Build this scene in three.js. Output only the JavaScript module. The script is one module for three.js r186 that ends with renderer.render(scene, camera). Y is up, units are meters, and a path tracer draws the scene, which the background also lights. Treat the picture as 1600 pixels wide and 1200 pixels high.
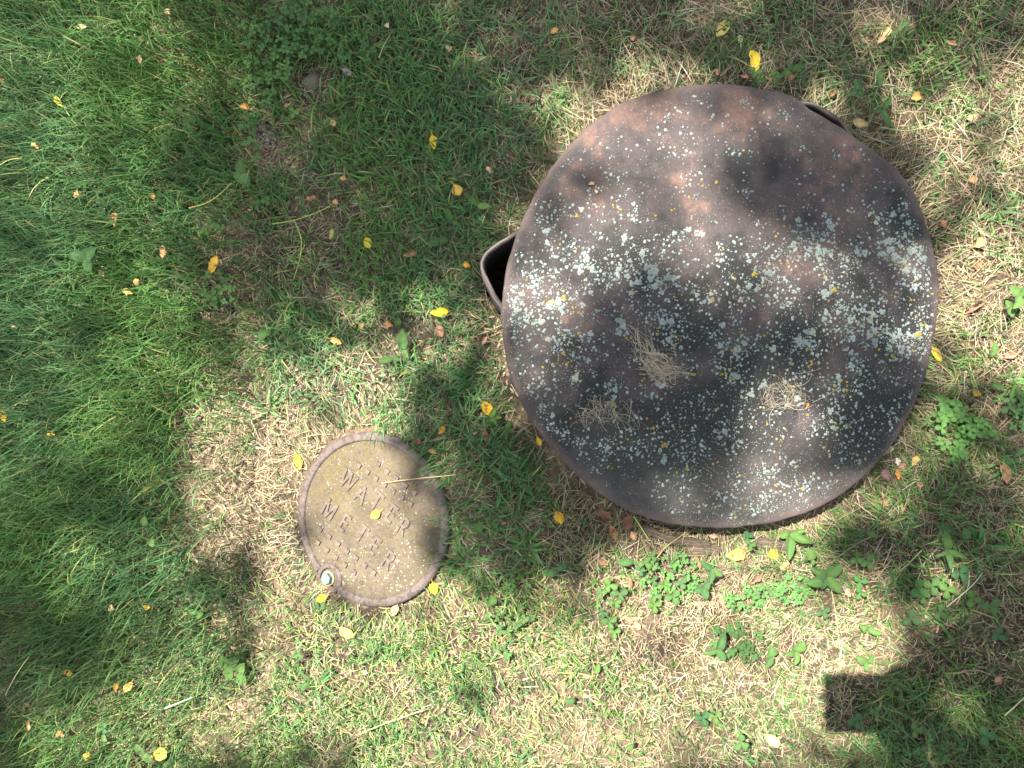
import * as THREE from 'three';
import { mergeGeometries } from 'three/addons/utils/BufferGeometryUtils.js';
import { FontLoader } from 'three/addons/loaders/FontLoader.js';
import { TextGeometry } from 'three/addons/geometries/TextGeometry.js';
import { MarchingCubes } from 'three/addons/objects/MarchingCubes.js';

// ---------------------------------------------------------------- camera, sky, sun, exposure
const scene = new THREE.Scene();
const H = 1.35, FOV = 53, F = 600 / Math.tan(FOV * Math.PI / 360);   // eye height, focal length in photo pixels
const camera = new THREE.PerspectiveCamera(FOV, 4 / 3, 0.01, 400);
camera.up.set(0, 0, -1);
camera.position.set(0, H, 0);
camera.lookAt(0, 0, 0);
const renderer = new THREE.WebGLRenderer({ antialias: true });
renderer.setSize(1024, 768);
renderer.shadowMap.enabled = true;
renderer.toneMapping = THREE.LinearToneMapping;
renderer.toneMappingExposure = 5.2;
const SUN = new THREE.Vector3(-0.4405, 1, -0.407);                    // towards the sun, per metre of height
{
  const W = 256, Hh = 128, d = new Float32Array(W * Hh * 4), s = SUN.clone().normalize();
  for (let r = 0; r < Hh; r++) for (let c = 0; c < W; c++) {
    const up = ((r + 0.5) / Hh - 0.5) * Math.PI, az = ((c + 0.5) / W - 0.5) * 2 * Math.PI, y = Math.sin(up);
    const cs = Math.cos(az) * Math.cos(up) * s.x + y * s.y + Math.sin(az) * Math.cos(up) * s.z;
    const hz = Math.exp(-Math.max(0, y) * 3.2), glow = 0.35 * Math.exp(-Math.acos(Math.min(1, cs)) * 2.6);
    const k = (r * W + c) * 4;
    const up_ = y > 0 ? 0.5 : 0.16;
    d[k] = (0.41 + 0.18 * hz + glow) * up_; d[k + 1] = (0.455 + 0.16 * hz + glow * 0.98) * up_; d[k + 2] = (0.50 + 0.12 * hz + glow * 0.92) * up_; d[k + 3] = 1;
  }
  const t = new THREE.DataTexture(d, W, Hh, THREE.RGBAFormat, THREE.FloatType);
  t.mapping = THREE.EquirectangularReflectionMapping; t.magFilter = THREE.LinearFilter; t.needsUpdate = true;
  scene.background = t; scene.environment = t;
}
const sun = new THREE.DirectionalLight(new THREE.Color().setRGB(1, 0.93, 0.80), 4.2);
sun.position.copy(SUN).multiplyScalar(20); sun.target.position.set(0, 0, 0);
sun.castShadow = true; sun.shadow.mapSize.set(4096, 4096); sun.shadow.radius = 1;
Object.assign(sun.shadow.camera, { left: -5, right: 5, top: 5, bottom: -5, near: 1, far: 45 });
scene.add(sun, sun.target);

// ---------------------------------------------------------------- helpers
let seed_ = 1234567;
const rnd = () => { seed_ |= 0; seed_ = seed_ + 0x6D2B79F5 | 0; let t = Math.imul(seed_ ^ seed_ >>> 15, 1 | seed_); t = t + Math.imul(t ^ t >>> 7, 61 | t) ^ t; return ((t ^ t >>> 14) >>> 0) / 4294967296; };
const rr = (a, b) => a + (b - a) * rnd();
const gauss = () => Math.sqrt(-2 * Math.log(1 - rnd() * 0.99999)) * Math.cos(6.2831853 * rnd());
const clamp = (x, a = 0, b = 1) => Math.min(b, Math.max(a, x));
const lerp = (a, b, t) => a + (b - a) * t;
const sst = (a, b, x) => { const t = clamp((x - a) / (b - a)); return t * t * (3 - 2 * t); };
const D2R = Math.PI / 180;
const hash = (x, y) => { let h = Math.imul(x, 374761393) + Math.imul(y, 668265263) | 0; h = Math.imul(h ^ h >>> 13, 1274126177); return ((h ^ h >>> 16) >>> 0) / 4294967296; };
const vn = (x, y) => { const i = Math.floor(x), j = Math.floor(y), a = x - i, b = y - j, s = a * a * (3 - 2 * a), t = b * b * (3 - 2 * b);
  return lerp(lerp(hash(i, j), hash(i + 1, j), s), lerp(hash(i, j + 1), hash(i + 1, j + 1), s), t); };
const fbm = (x, y, o = 4) => { let s = 0, a = 0.5, n = 0; for (let k = 0; k < o; k++) { s += a * vn(x, y); n += a; a *= 0.5; x = x * 2.03 + 17.1; y = y * 2.03 + 9.7; } return s / n; };
const used = new Map();
function numbered(name) { const n = used.get(name) ?? 0; used.set(name, n + 1); return n ? `${name}_${String(n).padStart(3, '0')}` : name; }
function tag(o, label, category, group, kind) { o.userData = { label, category }; if (group) o.userData.group = group; if (kind) o.userData.kind = kind; return o; }
const sh = (m) => { m.castShadow = m.receiveShadow = true; return m; };
function part(name, geo, mat, parent) { const m = sh(new THREE.Mesh(geo, mat)); m.name = name; parent.add(m); return m; }
function thingMesh(name, geo, mat, label, category, group) { const m = sh(new THREE.Mesh(geo, mat)); m.name = numbered(name); tag(m, label, category, group); scene.add(m); return m; }
function thing(name, label, category, pos = [0, 0, 0], group) { const g = new THREE.Group(); g.name = numbered(name); g.position.set(...pos); tag(g, label, category, group); scene.add(g); return g; }
const std = (o) => new THREE.MeshStandardMaterial(o);
class Build {                                     // collects triangles with colours into one geometry
  constructor() { this.p = []; this.c = []; this.i = []; this.uv = []; }
  v(x, y, z, c = [1, 1, 1], u = 0, w = 0) { this.p.push(x, y, z); this.c.push(...c); this.uv.push(u, w); return this.p.length / 3 - 1; }
  t(a, b, c) { this.i.push(a, b, c); }
  q(a, b, c, d) { this.i.push(a, b, c, a, c, d); }
  geo() { const g = new THREE.BufferGeometry(); g.setAttribute('position', new THREE.Float32BufferAttribute(this.p, 3)); g.setAttribute('color', new THREE.Float32BufferAttribute(this.c, 3)); g.setAttribute('uv', new THREE.Float32BufferAttribute(this.uv, 2)); g.setIndex(this.i); g.computeVertexNormals(); return g; }
}
function texture(n, fn, srgb = false, m = n) {    // fn(x, y) in 0..1 gives [r, g, b] (linear) or a grey
  const d = new Uint8Array(n * m * 4), enc = (v) => srgb ? 255 * (v <= 0.0031308 ? 12.92 * v : 1.055 * Math.pow(v, 1 / 2.4) - 0.055) : 255 * v;
  for (let y = 0; y < m; y++) for (let x = 0; x < n; x++) { const c = fn(x / n, y / m), k = (y * n + x) * 4; for (let q = 0; q < 3; q++) d[k + q] = clamp(enc(Math.max(0, c.length ? c[q] : c)), 0, 255); d[k + 3] = 255; }
  const t = new THREE.DataTexture(d, n, m); t.magFilter = THREE.LinearFilter; t.minFilter = THREE.LinearMipmapLinearFilter; t.generateMipmaps = true; t.wrapS = t.wrapT = THREE.RepeatWrapping;
  if (srgb) t.colorSpace = THREE.SRGBColorSpace; t.needsUpdate = true; return t;
}
const mix3 = (a, b, t) => [lerp(a[0], b[0], t), lerp(a[1], b[1], t), lerp(a[2], b[2], t)];
const field = (u, v, base, blobs) => { let r = base; for (const [cu, cv, ru, rv, to] of blobs) { const a = (u - cu) / ru, b = (v - cv) / rv, d = a * a + b * b; if (d < 6) r = lerp(r, to, Math.exp(-d)); } return r; };

// ---------------------------------------------------------------- lie of the land and the two covers' places
const sp = (t, k = 0.12) => t > 3 ? t : k * Math.log(1 + Math.exp(t / k));
const slope = (x) => 0.003 + 0.8 * Math.tanh(0.075 * x) - 0.16 * (sp(0.2 - x) - sp(-1.4 - x));
const DISC_Y = 0.085, dk = (H - DISC_Y) / F, dpx = (u, v) => [(u - 800) * dk, (v - 600) * dk];     // on the plane of the big cover
const [DX, DZ] = dpx(1126, 478);
const rim_ = [[783, 500], [796, 400], [832, 310], [875, 243], [960, 166], [1060, 135], [1150, 130], [1200, 138], [1243, 150], [1268, 168], [1293, 183], [1320, 201], [1343, 216], [1373, 238], [1407, 268], [1432, 302], [1452, 360], [1469, 440], [1461, 530], [1440, 610], [1400, 690], [1302, 783], [1200, 819], [1110, 826], [1010, 809], [940, 774], [880, 720], [830, 658], [799, 590]]
  .map(([u, v]) => [Math.atan2(v - 478, u - 1126), Math.hypot(u - 1126, v - 478)]).sort((a, b) => a[0] - b[0]);
function discR(a) {                               // radius of the big cover, metres, at image angle a
  let k = rim_.findIndex((e) => e[0] > a); if (k < 0) k = 0;
  const hi = rim_[k], lo = rim_[(k + rim_.length - 1) % rim_.length], span = (hi[0] - lo[0] + 6.2831853) % 6.2831853, t = ((a - lo[0] + 6.2831853) % 6.2831853) / span;
  const p0 = rim_[(k + rim_.length - 2) % rim_.length][1], p3 = rim_[(k + 1) % rim_.length][1], m0 = (hi[1] - p0) / 2, m1 = (p3 - lo[1]) / 2, t2 = t * t, t3 = t2 * t;
  return ((2 * t3 - 3 * t2 + 1) * lo[1] + (t3 - 2 * t2 + t) * m0 + (3 * t2 - 2 * t3) * hi[1] + (t3 - t2) * m1 + 1.2 * (vn(a * 7 + 40, 3) - 0.5) + 1.8 * (vn(a * 26 + 90, 5) - 0.5) + 1.4 * Math.min(0, vn(a * 40 + 300, 11) - 0.3)) * dk;
}
// outline of the ring under the cover: round, with a spout on the left and a bulge at the upper right
const ringPts = (() => {
  const spout = [[826, 336], [802, 361], [768, 381], [751, 400], [749, 419], [759, 444], [782, 481], [803, 520]];
  const a0 = Math.atan2(spout[7][1] - 478, spout[7][0] - 1126), a1 = Math.atan2(spout[0][1] - 478, spout[0][0] - 1126);   // from the spout round the bottom (decreasing angle), right and top
  const out = [...spout], n = 44, total = a0 - a1 + (a0 < a1 ? 6.2831853 : 0);
  for (let k = 1; k < n; k++) {
    const a = a0 - total * k / n, w = Math.atan2(Math.sin(a + 1.07), Math.cos(a + 1.07));
    const r = 331 + 29 * Math.exp(-((w / 0.21) ** 2)) + 6 * Math.exp(-((Math.atan2(Math.sin(a - 1.8), Math.cos(a - 1.8)) / 0.25) ** 2));
    out.push([1126 + r * Math.cos(a), 478 + r * Math.sin(a)]);
  }
  return new THREE.CatmullRomCurve3(out.map(([u, v]) => { const [x, z] = dpx(u, v); return new THREE.Vector3(x, 0, z); }), true, 'centripetal').getSpacedPoints(220).slice(0, 220).map((p) => [p.x, p.z]);
})();
function inRing(x, z) { let c = false; for (let i = 0, j = ringPts.length - 1; i < ringPts.length; j = i++) { const [a, b] = ringPts[i], [e, f] = ringPts[j]; if ((b > z) !== (f > z) && x < (e - a) * (z - b) / (f - b) + a) c = !c; } return c; }
const ringDist = (x, z) => { let m = 9; for (const [a, b] of ringPts) m = Math.min(m, (a - x) ** 2 + (b - z) ** 2); return Math.sqrt(m); };
// the water meter cover lies tilted down to the left
const LT = 22 * D2R, LR = 0.1635, LY = -0.083, LK = (H - LY) / F, LX = (577 - 800) * LK, LZ = (812 - 600) * LK;
const lidPlane = (x) => LY + Math.tan(LT) * (x - LX);
const lidLocal = (u, v) => {                      // photo pixel -> place on the tilted cover's face
  const ax = (u - 800) / F, az = (v - 600) / F, t = (H - LY + Math.tan(LT) * LX) / (1 + Math.tan(LT) * ax);
  return [(ax * t - LX) / Math.cos(LT), az * t - LZ];
};
const inLid = (x, z, k = 1) => Math.hypot((x - LX) / Math.cos(LT), z - LZ) < LR * k;
function groundY(x, z) {
  const far = Math.hypot(x, z);
  let y = slope(x) + 0.03 * (fbm(x * 2.1 + 5, z * 2.1 + 8, 2) - 0.5) + 0.016 * (fbm(x * 9 + 3, z * 9 + 1, 3) - 0.5) * sst(9, 4, far) + 0.5 * (fbm(x * 0.1, z * 0.1, 2) - 0.5) * sst(3, 12, far);
  const dl = Math.hypot(x - LX, z - LZ);
  if (dl < 0.34) y = lerp(y, lidPlane(x) - 0.016 + 0.006 * (fbm(x * 30, z * 30, 2) - 0.5), 1 - sst(0.165, 0.33, dl));
  const dd = Math.hypot(x - DX, z - DZ);
  if (dd < 0.6) { y = lerp(y, Math.min(y, DISC_Y - 0.055), 1 - sst(0.385, 0.56, dd)); if (dd < 0.46 && inRing(x, z) && ringDist(x, z) > 0.006) y = -0.13 + 0.03 * fbm(x * 14, z * 14, 3); }
  return y;
}
const onDisc = (x, z, m = 0) => Math.hypot(x - DX, z - DZ) < discR(Math.atan2(z - DZ, x - DX)) + m;
const surfY = (x, z) => onDisc(x, z) ? DISC_Y : inLid(x, z) ? lidPlane(x) - 0.002 : groundY(x, z);
function at(u, v, dy = 0, f = surfY) {            // photo pixel -> point of the ground (or cover) there, dy above it
  let y = 0, x, z; for (let k = 0; k < 6; k++) { x = (u - 800) / F * (H - y - dy); z = (v - 600) / F * (H - y - dy); y = f(x, z); }
  return new THREE.Vector3(x, y + dy, z);
}
const toPx = (x, y, z) => [800 + F * x / (H - y), 600 + F * z / (H - y)];
const mpp = (p) => (H - p.y) / F;                 // metres per photo pixel at a point

// how thickly it is grown, in photo pixels
const GREEN = [[220, 600, 230, 1500, 1], [120, 300, 330, 420, 1], [640, 190, 280, 260, 0.92], [600, 470, 200, 120, 0.72], [350, 640, 60, 130, 0.2], [385, 500, 40, 120, 0.3], [440, 235, 50, 60, 0.12], [490, 120, 40, 45, 0.15], [470, 350, 90, 60, 0.4],
  [430, 720, 110, 90, 0.2], [330, 880, 60, 50, 0.3], [400, 850, 60, 80, 0.22], [700, 610, 110, 90, 0.6], [760, 760, 90, 110, 0.62], [560, 610, 70, 40, 0.34], [800, 840, 80, 70, 0.55], [870, 870, 60, 40, 0.5], [660, 960, 90, 50, 0.22], [480, 980, 120, 40, 0.4],
  [450, 1110, 300, 100, 0.7], [760, 1120, 200, 110, 0.62], [1090, 1050, 180, 120, 0.09], [1280, 1010, 140, 80, 0.09], [1060, 900, 120, 60, 0.22], [1330, 940, 120, 50, 0.2], [1200, 1150, 120, 60, 0.4], [960, 1050, 70, 70, 0.34],
  [1450, 1120, 220, 110, 0.55], [1480, 850, 140, 60, 0.4], [1560, 700, 90, 80, 0.42], [1530, 450, 100, 140, 0.2], [1550, 320, 90, 60, 0.5], [1400, 230, 130, 90, 0.3], [1500, 70, 180, 90, 0.5], [1300, 70, 120, 90, 0.38], [1080, 60, 150, 60, 0.4], [930, 120, 90, 70, 0.34], [860, 240, 70, 60, 0.5], [960, 150, 50, 40, 0.2]];
const green = (u, v) => field(u, v, 0.4, GREEN);
const tall = (u, v) => field(u, v, 0.036, [[120, 500, 290, 1400, 0.088], [650, 180, 300, 260, 0.052], [600, 450, 190, 120, 0.042], [430, 720, 110, 100, 0.03], [500, 1090, 360, 110, 0.034], [760, 720, 110, 120, 0.055], [1450, 1120, 200, 110, 0.055], [1500, 800, 140, 120, 0.05], [300, 1000, 90, 90, 0.055], [1100, 1050, 200, 120, 0.026]]);
const straw = (u, v) => field(u, v, 0.75, [[120, 500, 270, 1500, 0.28], [640, 190, 240, 230, 0.38], [600, 460, 190, 110, 0.5], [440, 235, 40, 50, 0.5], [430, 700, 130, 120, 1], [1100, 1040, 220, 120, 1.25], [1530, 430, 130, 200, 1.3], [1450, 220, 160, 120, 1.2], [1420, 680, 90, 90, 1.2], [900, 130, 110, 90, 1], [1120, 60, 150, 50, 1], [1300, 1000, 150, 90, 1.2]]);

// ---------------------------------------------------------------- ground: fine near the camera, coarse to the horizon
const soilMap = texture(1024, (x, y) => {
  const w = (s, o) => { const a = fbm(x * s, y * s, o), b = fbm((x - 1) * s, y * s, o), c = fbm(x * s, (y - 1) * s, o), d = fbm((x - 1) * s, (y - 1) * s, o); return lerp(lerp(a, b, x), lerp(c, d, x), y); };
  const n = w(7, 5), g = w(60, 3), f = w(190, 2);
  let c = mix3([0.035, 0.025, 0.017], [0.12, 0.088, 0.058], sst(0.3, 0.7, n));
  c = mix3(c, [0.22, 0.165, 0.1], sst(0.55, 0.75, g) * 0.8); c = mix3(c, [0.02, 0.015, 0.011], sst(0.58, 0.78, f) * 0.7);
  return c;
}, true);
const soilBump = texture(512, (x, y) => { const w = (s, o) => { const a = fbm(x * s, y * s, o), b = fbm((x - 1) * s, y * s, o), c = fbm(x * s, (y - 1) * s, o), d = fbm((x - 1) * s, (y - 1) * s, o); return lerp(lerp(a, b, x), lerp(c, d, x), y); }; return 0.6 * w(40, 4) + 0.4 * w(110, 2); });
const soilMat = std({ map: soilMap, vertexColors: true, bumpMap: soilBump, bumpScale: 0.006, roughness: 1 });
{
  const xs = [], zs = [], far = [2.2, 2.8, 3.6, 4.6, 6, 8, 11, 15, 22, 34, 55, 90, 150, 240];
  for (let x = -1.6; x <= 1.6001; x += 0.0115) xs.push(x); for (let z = -1.3; z <= 1.3001; z += 0.0115) zs.push(z);
  const X = [...far.map((f) => -f).reverse(), ...xs, ...far], Z = [...far.map((f) => -f).reverse(), ...zs, ...far], b = new Build();
  for (const z of Z) for (const x of X) b.v(x, groundY(x, z), z, mix3([1, 1, 1], [0.75, 1.55, 0.6], sst(3, 6, Math.hypot(x, z))), x / 0.55, z / 0.55);
  for (let j = 0; j + 1 < Z.length; j++) for (let i = 0; i + 1 < X.length; i++) { const k = j * X.length + i; b.q(k, k + X.length, k + X.length + 1, k + 1); }
  const m = sh(new THREE.Mesh(b.geo(), soilMat)); m.name = 'ground'; m.userData = { kind: 'structure', label: 'sloping ground of brown soil under the grass' }; scene.add(m);
}

const crust = (b, x, z, r, h, c, seg, y0) => {
    const o = rnd() * 50, m = b.v(x, y0 + h, z, c), A = [], B = [];
    for (let s = 0; s < seg; s++) { const a = s / seg * 6.2831853, q = r * (0.6 + 0.75 * vn(o + s * 0.93, o)), d = c.map((e) => e * rr(0.86, 1.06)); A.push(b.v(x + q * 0.6 * Math.cos(a), y0 + h * rr(0.6, 1.1), z + q * 0.6 * Math.sin(a), d)); B.push(b.v(x + q * Math.cos(a), y0 - 0.0006, z + q * Math.sin(a), d.map((e) => e * 0.97))); }
    for (let s = 0; s < seg; s++) { const n = (s + 1) % seg; b.t(m, A[n], A[s]); b.q(A[s], A[n], B[n], B[s]); }
  };
// ---------------------------------------------------------------- big round rusty cover
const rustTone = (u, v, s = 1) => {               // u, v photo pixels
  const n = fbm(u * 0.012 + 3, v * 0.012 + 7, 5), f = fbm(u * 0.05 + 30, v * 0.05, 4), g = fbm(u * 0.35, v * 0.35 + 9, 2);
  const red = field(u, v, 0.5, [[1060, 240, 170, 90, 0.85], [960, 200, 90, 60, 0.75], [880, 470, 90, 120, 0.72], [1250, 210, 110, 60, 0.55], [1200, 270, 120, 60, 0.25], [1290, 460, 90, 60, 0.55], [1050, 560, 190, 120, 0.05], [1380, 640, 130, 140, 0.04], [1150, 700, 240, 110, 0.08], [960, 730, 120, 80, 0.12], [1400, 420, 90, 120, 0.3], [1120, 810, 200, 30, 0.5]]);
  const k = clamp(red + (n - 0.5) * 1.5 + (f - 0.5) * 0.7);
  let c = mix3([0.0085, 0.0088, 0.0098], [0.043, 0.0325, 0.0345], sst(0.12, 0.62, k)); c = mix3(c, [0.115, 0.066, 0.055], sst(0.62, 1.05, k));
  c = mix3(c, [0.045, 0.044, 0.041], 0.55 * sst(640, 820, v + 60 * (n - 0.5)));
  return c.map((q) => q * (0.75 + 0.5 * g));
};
const LICH = [[1100, 290, 260, 100, 0.1], [960, 350, 120, 60, 0.3], [870, 470, 120, 90, 0.95], [1000, 470, 110, 60, 0.85], [1160, 450, 120, 60, 0.95], [1290, 390, 110, 45, 0.85], [1420, 430, 70, 90, 1.5], [1430, 520, 50, 60, 1.4], [1230, 540, 110, 60, 0.85], [1370, 500, 70, 40, 0.8], [1060, 570, 70, 30, 0.35], [990, 590, 70, 25, 0.1], [880, 620, 90, 50, 0.9], [930, 690, 90, 40, 0.7], [1080, 630, 90, 50, 0.5], [1130, 680, 110, 60, 0.5], [1240, 660, 70, 30, 0.3], [1370, 600, 80, 70, 0.8], [1380, 700, 90, 70, 0.25], [1210, 760, 120, 50, 0.6], [1240, 270, 90, 40, 0.04], [1340, 280, 70, 40, 0.15], [1060, 760, 120, 40, 0.25]];
const lich = (u, v) => field(u, v, 0.13, LICH) * (0.35 + 1.5 * sst(0.35, 0.72, fbm(u * 0.03 + 50, v * 0.03, 3)));
const DW = 0.38;                                  // half the square the cover's picture covers
const dUv = (x, z) => [(x / DW + 1) / 2, (z / DW + 1) / 2];
{
  const specks = new Float32Array(2048 * 2048), ye = new Float32Array(2048 * 2048);
  for (let k = 0; k < 30000; k++) {               // crusts too small to have a shape
    const a = rnd() * 6.2831853, r = Math.sqrt(rnd()) * 0.362, x = r * Math.cos(a), z = r * Math.sin(a), u = 1126 + x / dk, v = 478 + z / dk;
    if (rnd() > clamp(0.16 + 0.6 * lich(u, v) + 0.5 * sst(640, 760, v) * sst(1000, 1100, u))) continue;
    const [tu, tv] = dUv(x, z), cx = tu * 2048, cy = tv * 2048, q = 0.9 + 2.2 * rnd() ** 3, yel = rnd() < 0.13 ? 1 : 0;
    for (let j = Math.floor(cy - q - 1); j <= cy + q + 1; j++) for (let i = Math.floor(cx - q - 1); i <= cx + q + 1; i++) if (i >= 0 && j >= 0 && i < 2048 && j < 2048) { const w = clamp(q + 0.5 - Math.hypot(i - cx, j - cy)) * (0.5 + 0.5 * rnd()); if (w > specks[j * 2048 + i]) { specks[j * 2048 + i] = w; ye[j * 2048 + i] = yel; } }
  }
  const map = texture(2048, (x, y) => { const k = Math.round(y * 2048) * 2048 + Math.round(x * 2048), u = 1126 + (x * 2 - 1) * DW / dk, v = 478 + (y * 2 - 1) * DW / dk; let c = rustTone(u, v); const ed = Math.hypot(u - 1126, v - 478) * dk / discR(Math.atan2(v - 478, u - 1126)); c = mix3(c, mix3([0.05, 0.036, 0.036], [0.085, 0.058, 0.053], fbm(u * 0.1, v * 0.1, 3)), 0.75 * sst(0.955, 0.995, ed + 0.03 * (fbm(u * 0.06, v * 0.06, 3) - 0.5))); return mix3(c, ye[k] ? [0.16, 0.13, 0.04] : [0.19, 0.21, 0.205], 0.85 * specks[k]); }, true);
  const bump = texture(1024, (x, y) => 0.5 * fbm(x * 130, y * 130, 4) + 0.5 * specks[Math.round(y * 1024) * 2 * 2048 + Math.round(x * 1024) * 2]);
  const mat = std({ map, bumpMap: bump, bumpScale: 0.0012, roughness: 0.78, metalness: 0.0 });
  const cover = thing('metal_cover', 'large round rusty steel cover spotted with pale lichen, lying beside the water meter lid', 'manhole cover', [DX, DISC_Y, DZ]);
  const b = new Build(), N = 300, rings = [0, 0.1, 0.2, 0.3, 0.4, 0.5, 0.6, 0.7, 0.8, 0.88, 0.94, 0.975, 0.99];
  const wav = (a, k) => 0.004 * k * k * (vn(Math.cos(a) * 1.6 + 9, Math.sin(a) * 1.6 + 4) - 0.5) - 0.0015 * k;
  rings.forEach((k) => { for (let s = 0; s < N; s++) { const a = s / N * 6.2831853, r = discR(Math.atan2(Math.sin(a), Math.cos(a))) * k, x = r * Math.cos(a), z = r * Math.sin(a); b.v(x, wav(a, k) + 0.0016 * (fbm(x * 22 + 3, z * 22, 2) - 0.5), z, [1, 1, 1], ...dUv(x, z)); } });
  for (const [k, dy] of [[0.997, -0.0012], [1, -0.004], [0.998, -0.0085], [0.985, -0.010], [0, -0.010]]) for (let s = 0; s < N; s++) { const a = s / N * 6.2831853, r = discR(Math.atan2(Math.sin(a), Math.cos(a))) * k, x = r * Math.cos(a), z = r * Math.sin(a); b.v(x, wav(a, Math.min(1, k)) + dy, z, [1, 1, 1], ...dUv(x, z)); }
  const R = rings.length + 5;
  for (let j = 0; j + 1 < R; j++) for (let s = 0; s < N; s++) { const n = (s + 1) % N; b.q(j * N + s, j * N + n, (j + 1) * N + n, (j + 1) * N + s); }
  part('plate', b.geo(), mat, cover);
  // lichen crusts: the large ones each a part, the small ones one mass
  const lm = std({ vertexColors: true, roughness: 1 });
  const cols = [[0.18, 0.22, 0.222], [0.215, 0.252, 0.255], [0.15, 0.186, 0.18], [0.21, 0.233, 0.21]], yel = [0.22, 0.17, 0.035];
  const shapes = []; for (let k = 0; k < 14; k++) { const q = new Build(), n = 4 + k % 4; for (let s = 0; s < n; s++) { const a = rnd() * 6.28, d = s ? rr(0.4, 0.85) : 0; crust(q, d * Math.cos(a), d * Math.sin(a), rr(0.38, 0.62), 0.16, k < 12 ? cols[k % 4] : yel, 7, 0); } shapes.push(q.geo()); }
  const spot = (f) => { for (;;) { const a = rnd() * 6.2831853, r = Math.sqrt(rnd()) * 0.355, x = r * Math.cos(a), z = r * Math.sin(a); if (rnd() * 1.6 < f(1126 + x / dk, 478 + z / dk) && r < discR(a > Math.PI ? a - 6.2831853 : a) - 0.008) return [x, z]; } };
  const topY = (x, z) => { const a = Math.atan2(z, x), k = Math.hypot(x, z) / discR(a); return wav(a, k) + 0.0016 * (fbm(x * 22 + 3, z * 22, 2) - 0.5); };
  let px_ = 0, pz_ = 0;
  for (let k = 0; k < 300; k++) { let x, z; if (k % 2 && Math.hypot(px_, pz_) < 0.34) { const a = rnd() * 6.28, d = rr(0.005, 0.013); x = px_ + d * Math.cos(a); z = pz_ + d * Math.sin(a); } else [x, z] = spot((u, v) => (lich(u, v) - 0.18) * (v > 660 ? 0.5 : 1)); px_ = x; pz_ = z; if (Math.hypot(x, z) > 0.345) { x *= 0.97; z *= 0.97; } const s = 0.0027 + 0.0042 * rnd() ** 1.8, m = part('lichen_patch', shapes[rnd() < 0.05 ? 12 + k % 2 : k % 12], lm, cover); m.position.set(x, topY(x, z), z); m.scale.set(s, 0.009, s); m.rotation.y = rnd() * 6.28; }
  const small = new Build();
  for (let k = 0; k < 3300; k++) { const [x, z] = spot(lich), n = 1 + Math.floor(5 * rnd()), c = rnd() < 0.07 ? yel : cols[Math.floor(rnd() * 4)]; for (let s = 0; s < n; s++) { const a = x + gauss() * 0.0055, e = z + gauss() * 0.0055; if (Math.hypot(a, e) < 0.35) crust(small, a, e, 0.0007 + 0.0026 * rnd() ** 2.2, 0.0009, c, 6, topY(a, e)); } }
  part('lichen_specks', small.geo(), lm, cover).userData.kind = 'stuff';
}
// the ring that carries the cover
{
  const ring = thing('iron_ring', 'rusty iron ring with a spout-like lip sticking out left beneath the big cover', 'support ring', [DX, 0, DZ]);
  const b = new Build(), n = ringPts.length, prof = [[0, -0.2], [0, 0.062], [-0.001, 0.0675], [-0.003, 0.0695], [-0.0055, 0.0695], [-0.0075, 0.067], [-0.0085, 0.061], [-0.0085, -0.2]];
  for (let k = 0; k < n; k++) {
    const [x, z] = ringPts[k], [xa, za] = ringPts[(k + n - 2) % n], [xb, zb] = ringPts[(k + 2) % n]; let tx = xb - xa, tz = zb - za; const l = Math.hypot(tx, tz); tx /= l; tz /= l;
    let nx = tz, nz = -tx; if (nx * (x - DX) + nz * (z - DZ) < 0) { nx = -nx; nz = -nz; }
    const jit = 0.0026 * (vn(k * 0.4, 8) - 0.5) + 0.001 * (vn(k * 1.3, 3) - 0.5);
    prof.forEach(([o, y], q) => { const t = fbm(k * 0.35 + 5, q * 2 + y * 60, 3); b.v(x + nx * (o + jit) - DX, y, z + nz * (o + jit) - DZ, mix3([0.03, 0.025, 0.026], [0.13, 0.1, 0.094], sst(0.3, 0.75, t))); });
  }
  for (let k = 0; k < n; k++) { const m = (k + 1) % n; for (let q = 0; q + 1 < prof.length; q++) b.q(k * 8 + q, m * 8 + q, m * 8 + q + 1, k * 8 + q + 1); }
  part('ring_wall', b.geo(), std({ vertexColors: true, roughness: 0.85, bumpMap: soilBump, bumpScale: 0.003, side: THREE.DoubleSide }), ring);
}

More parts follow.
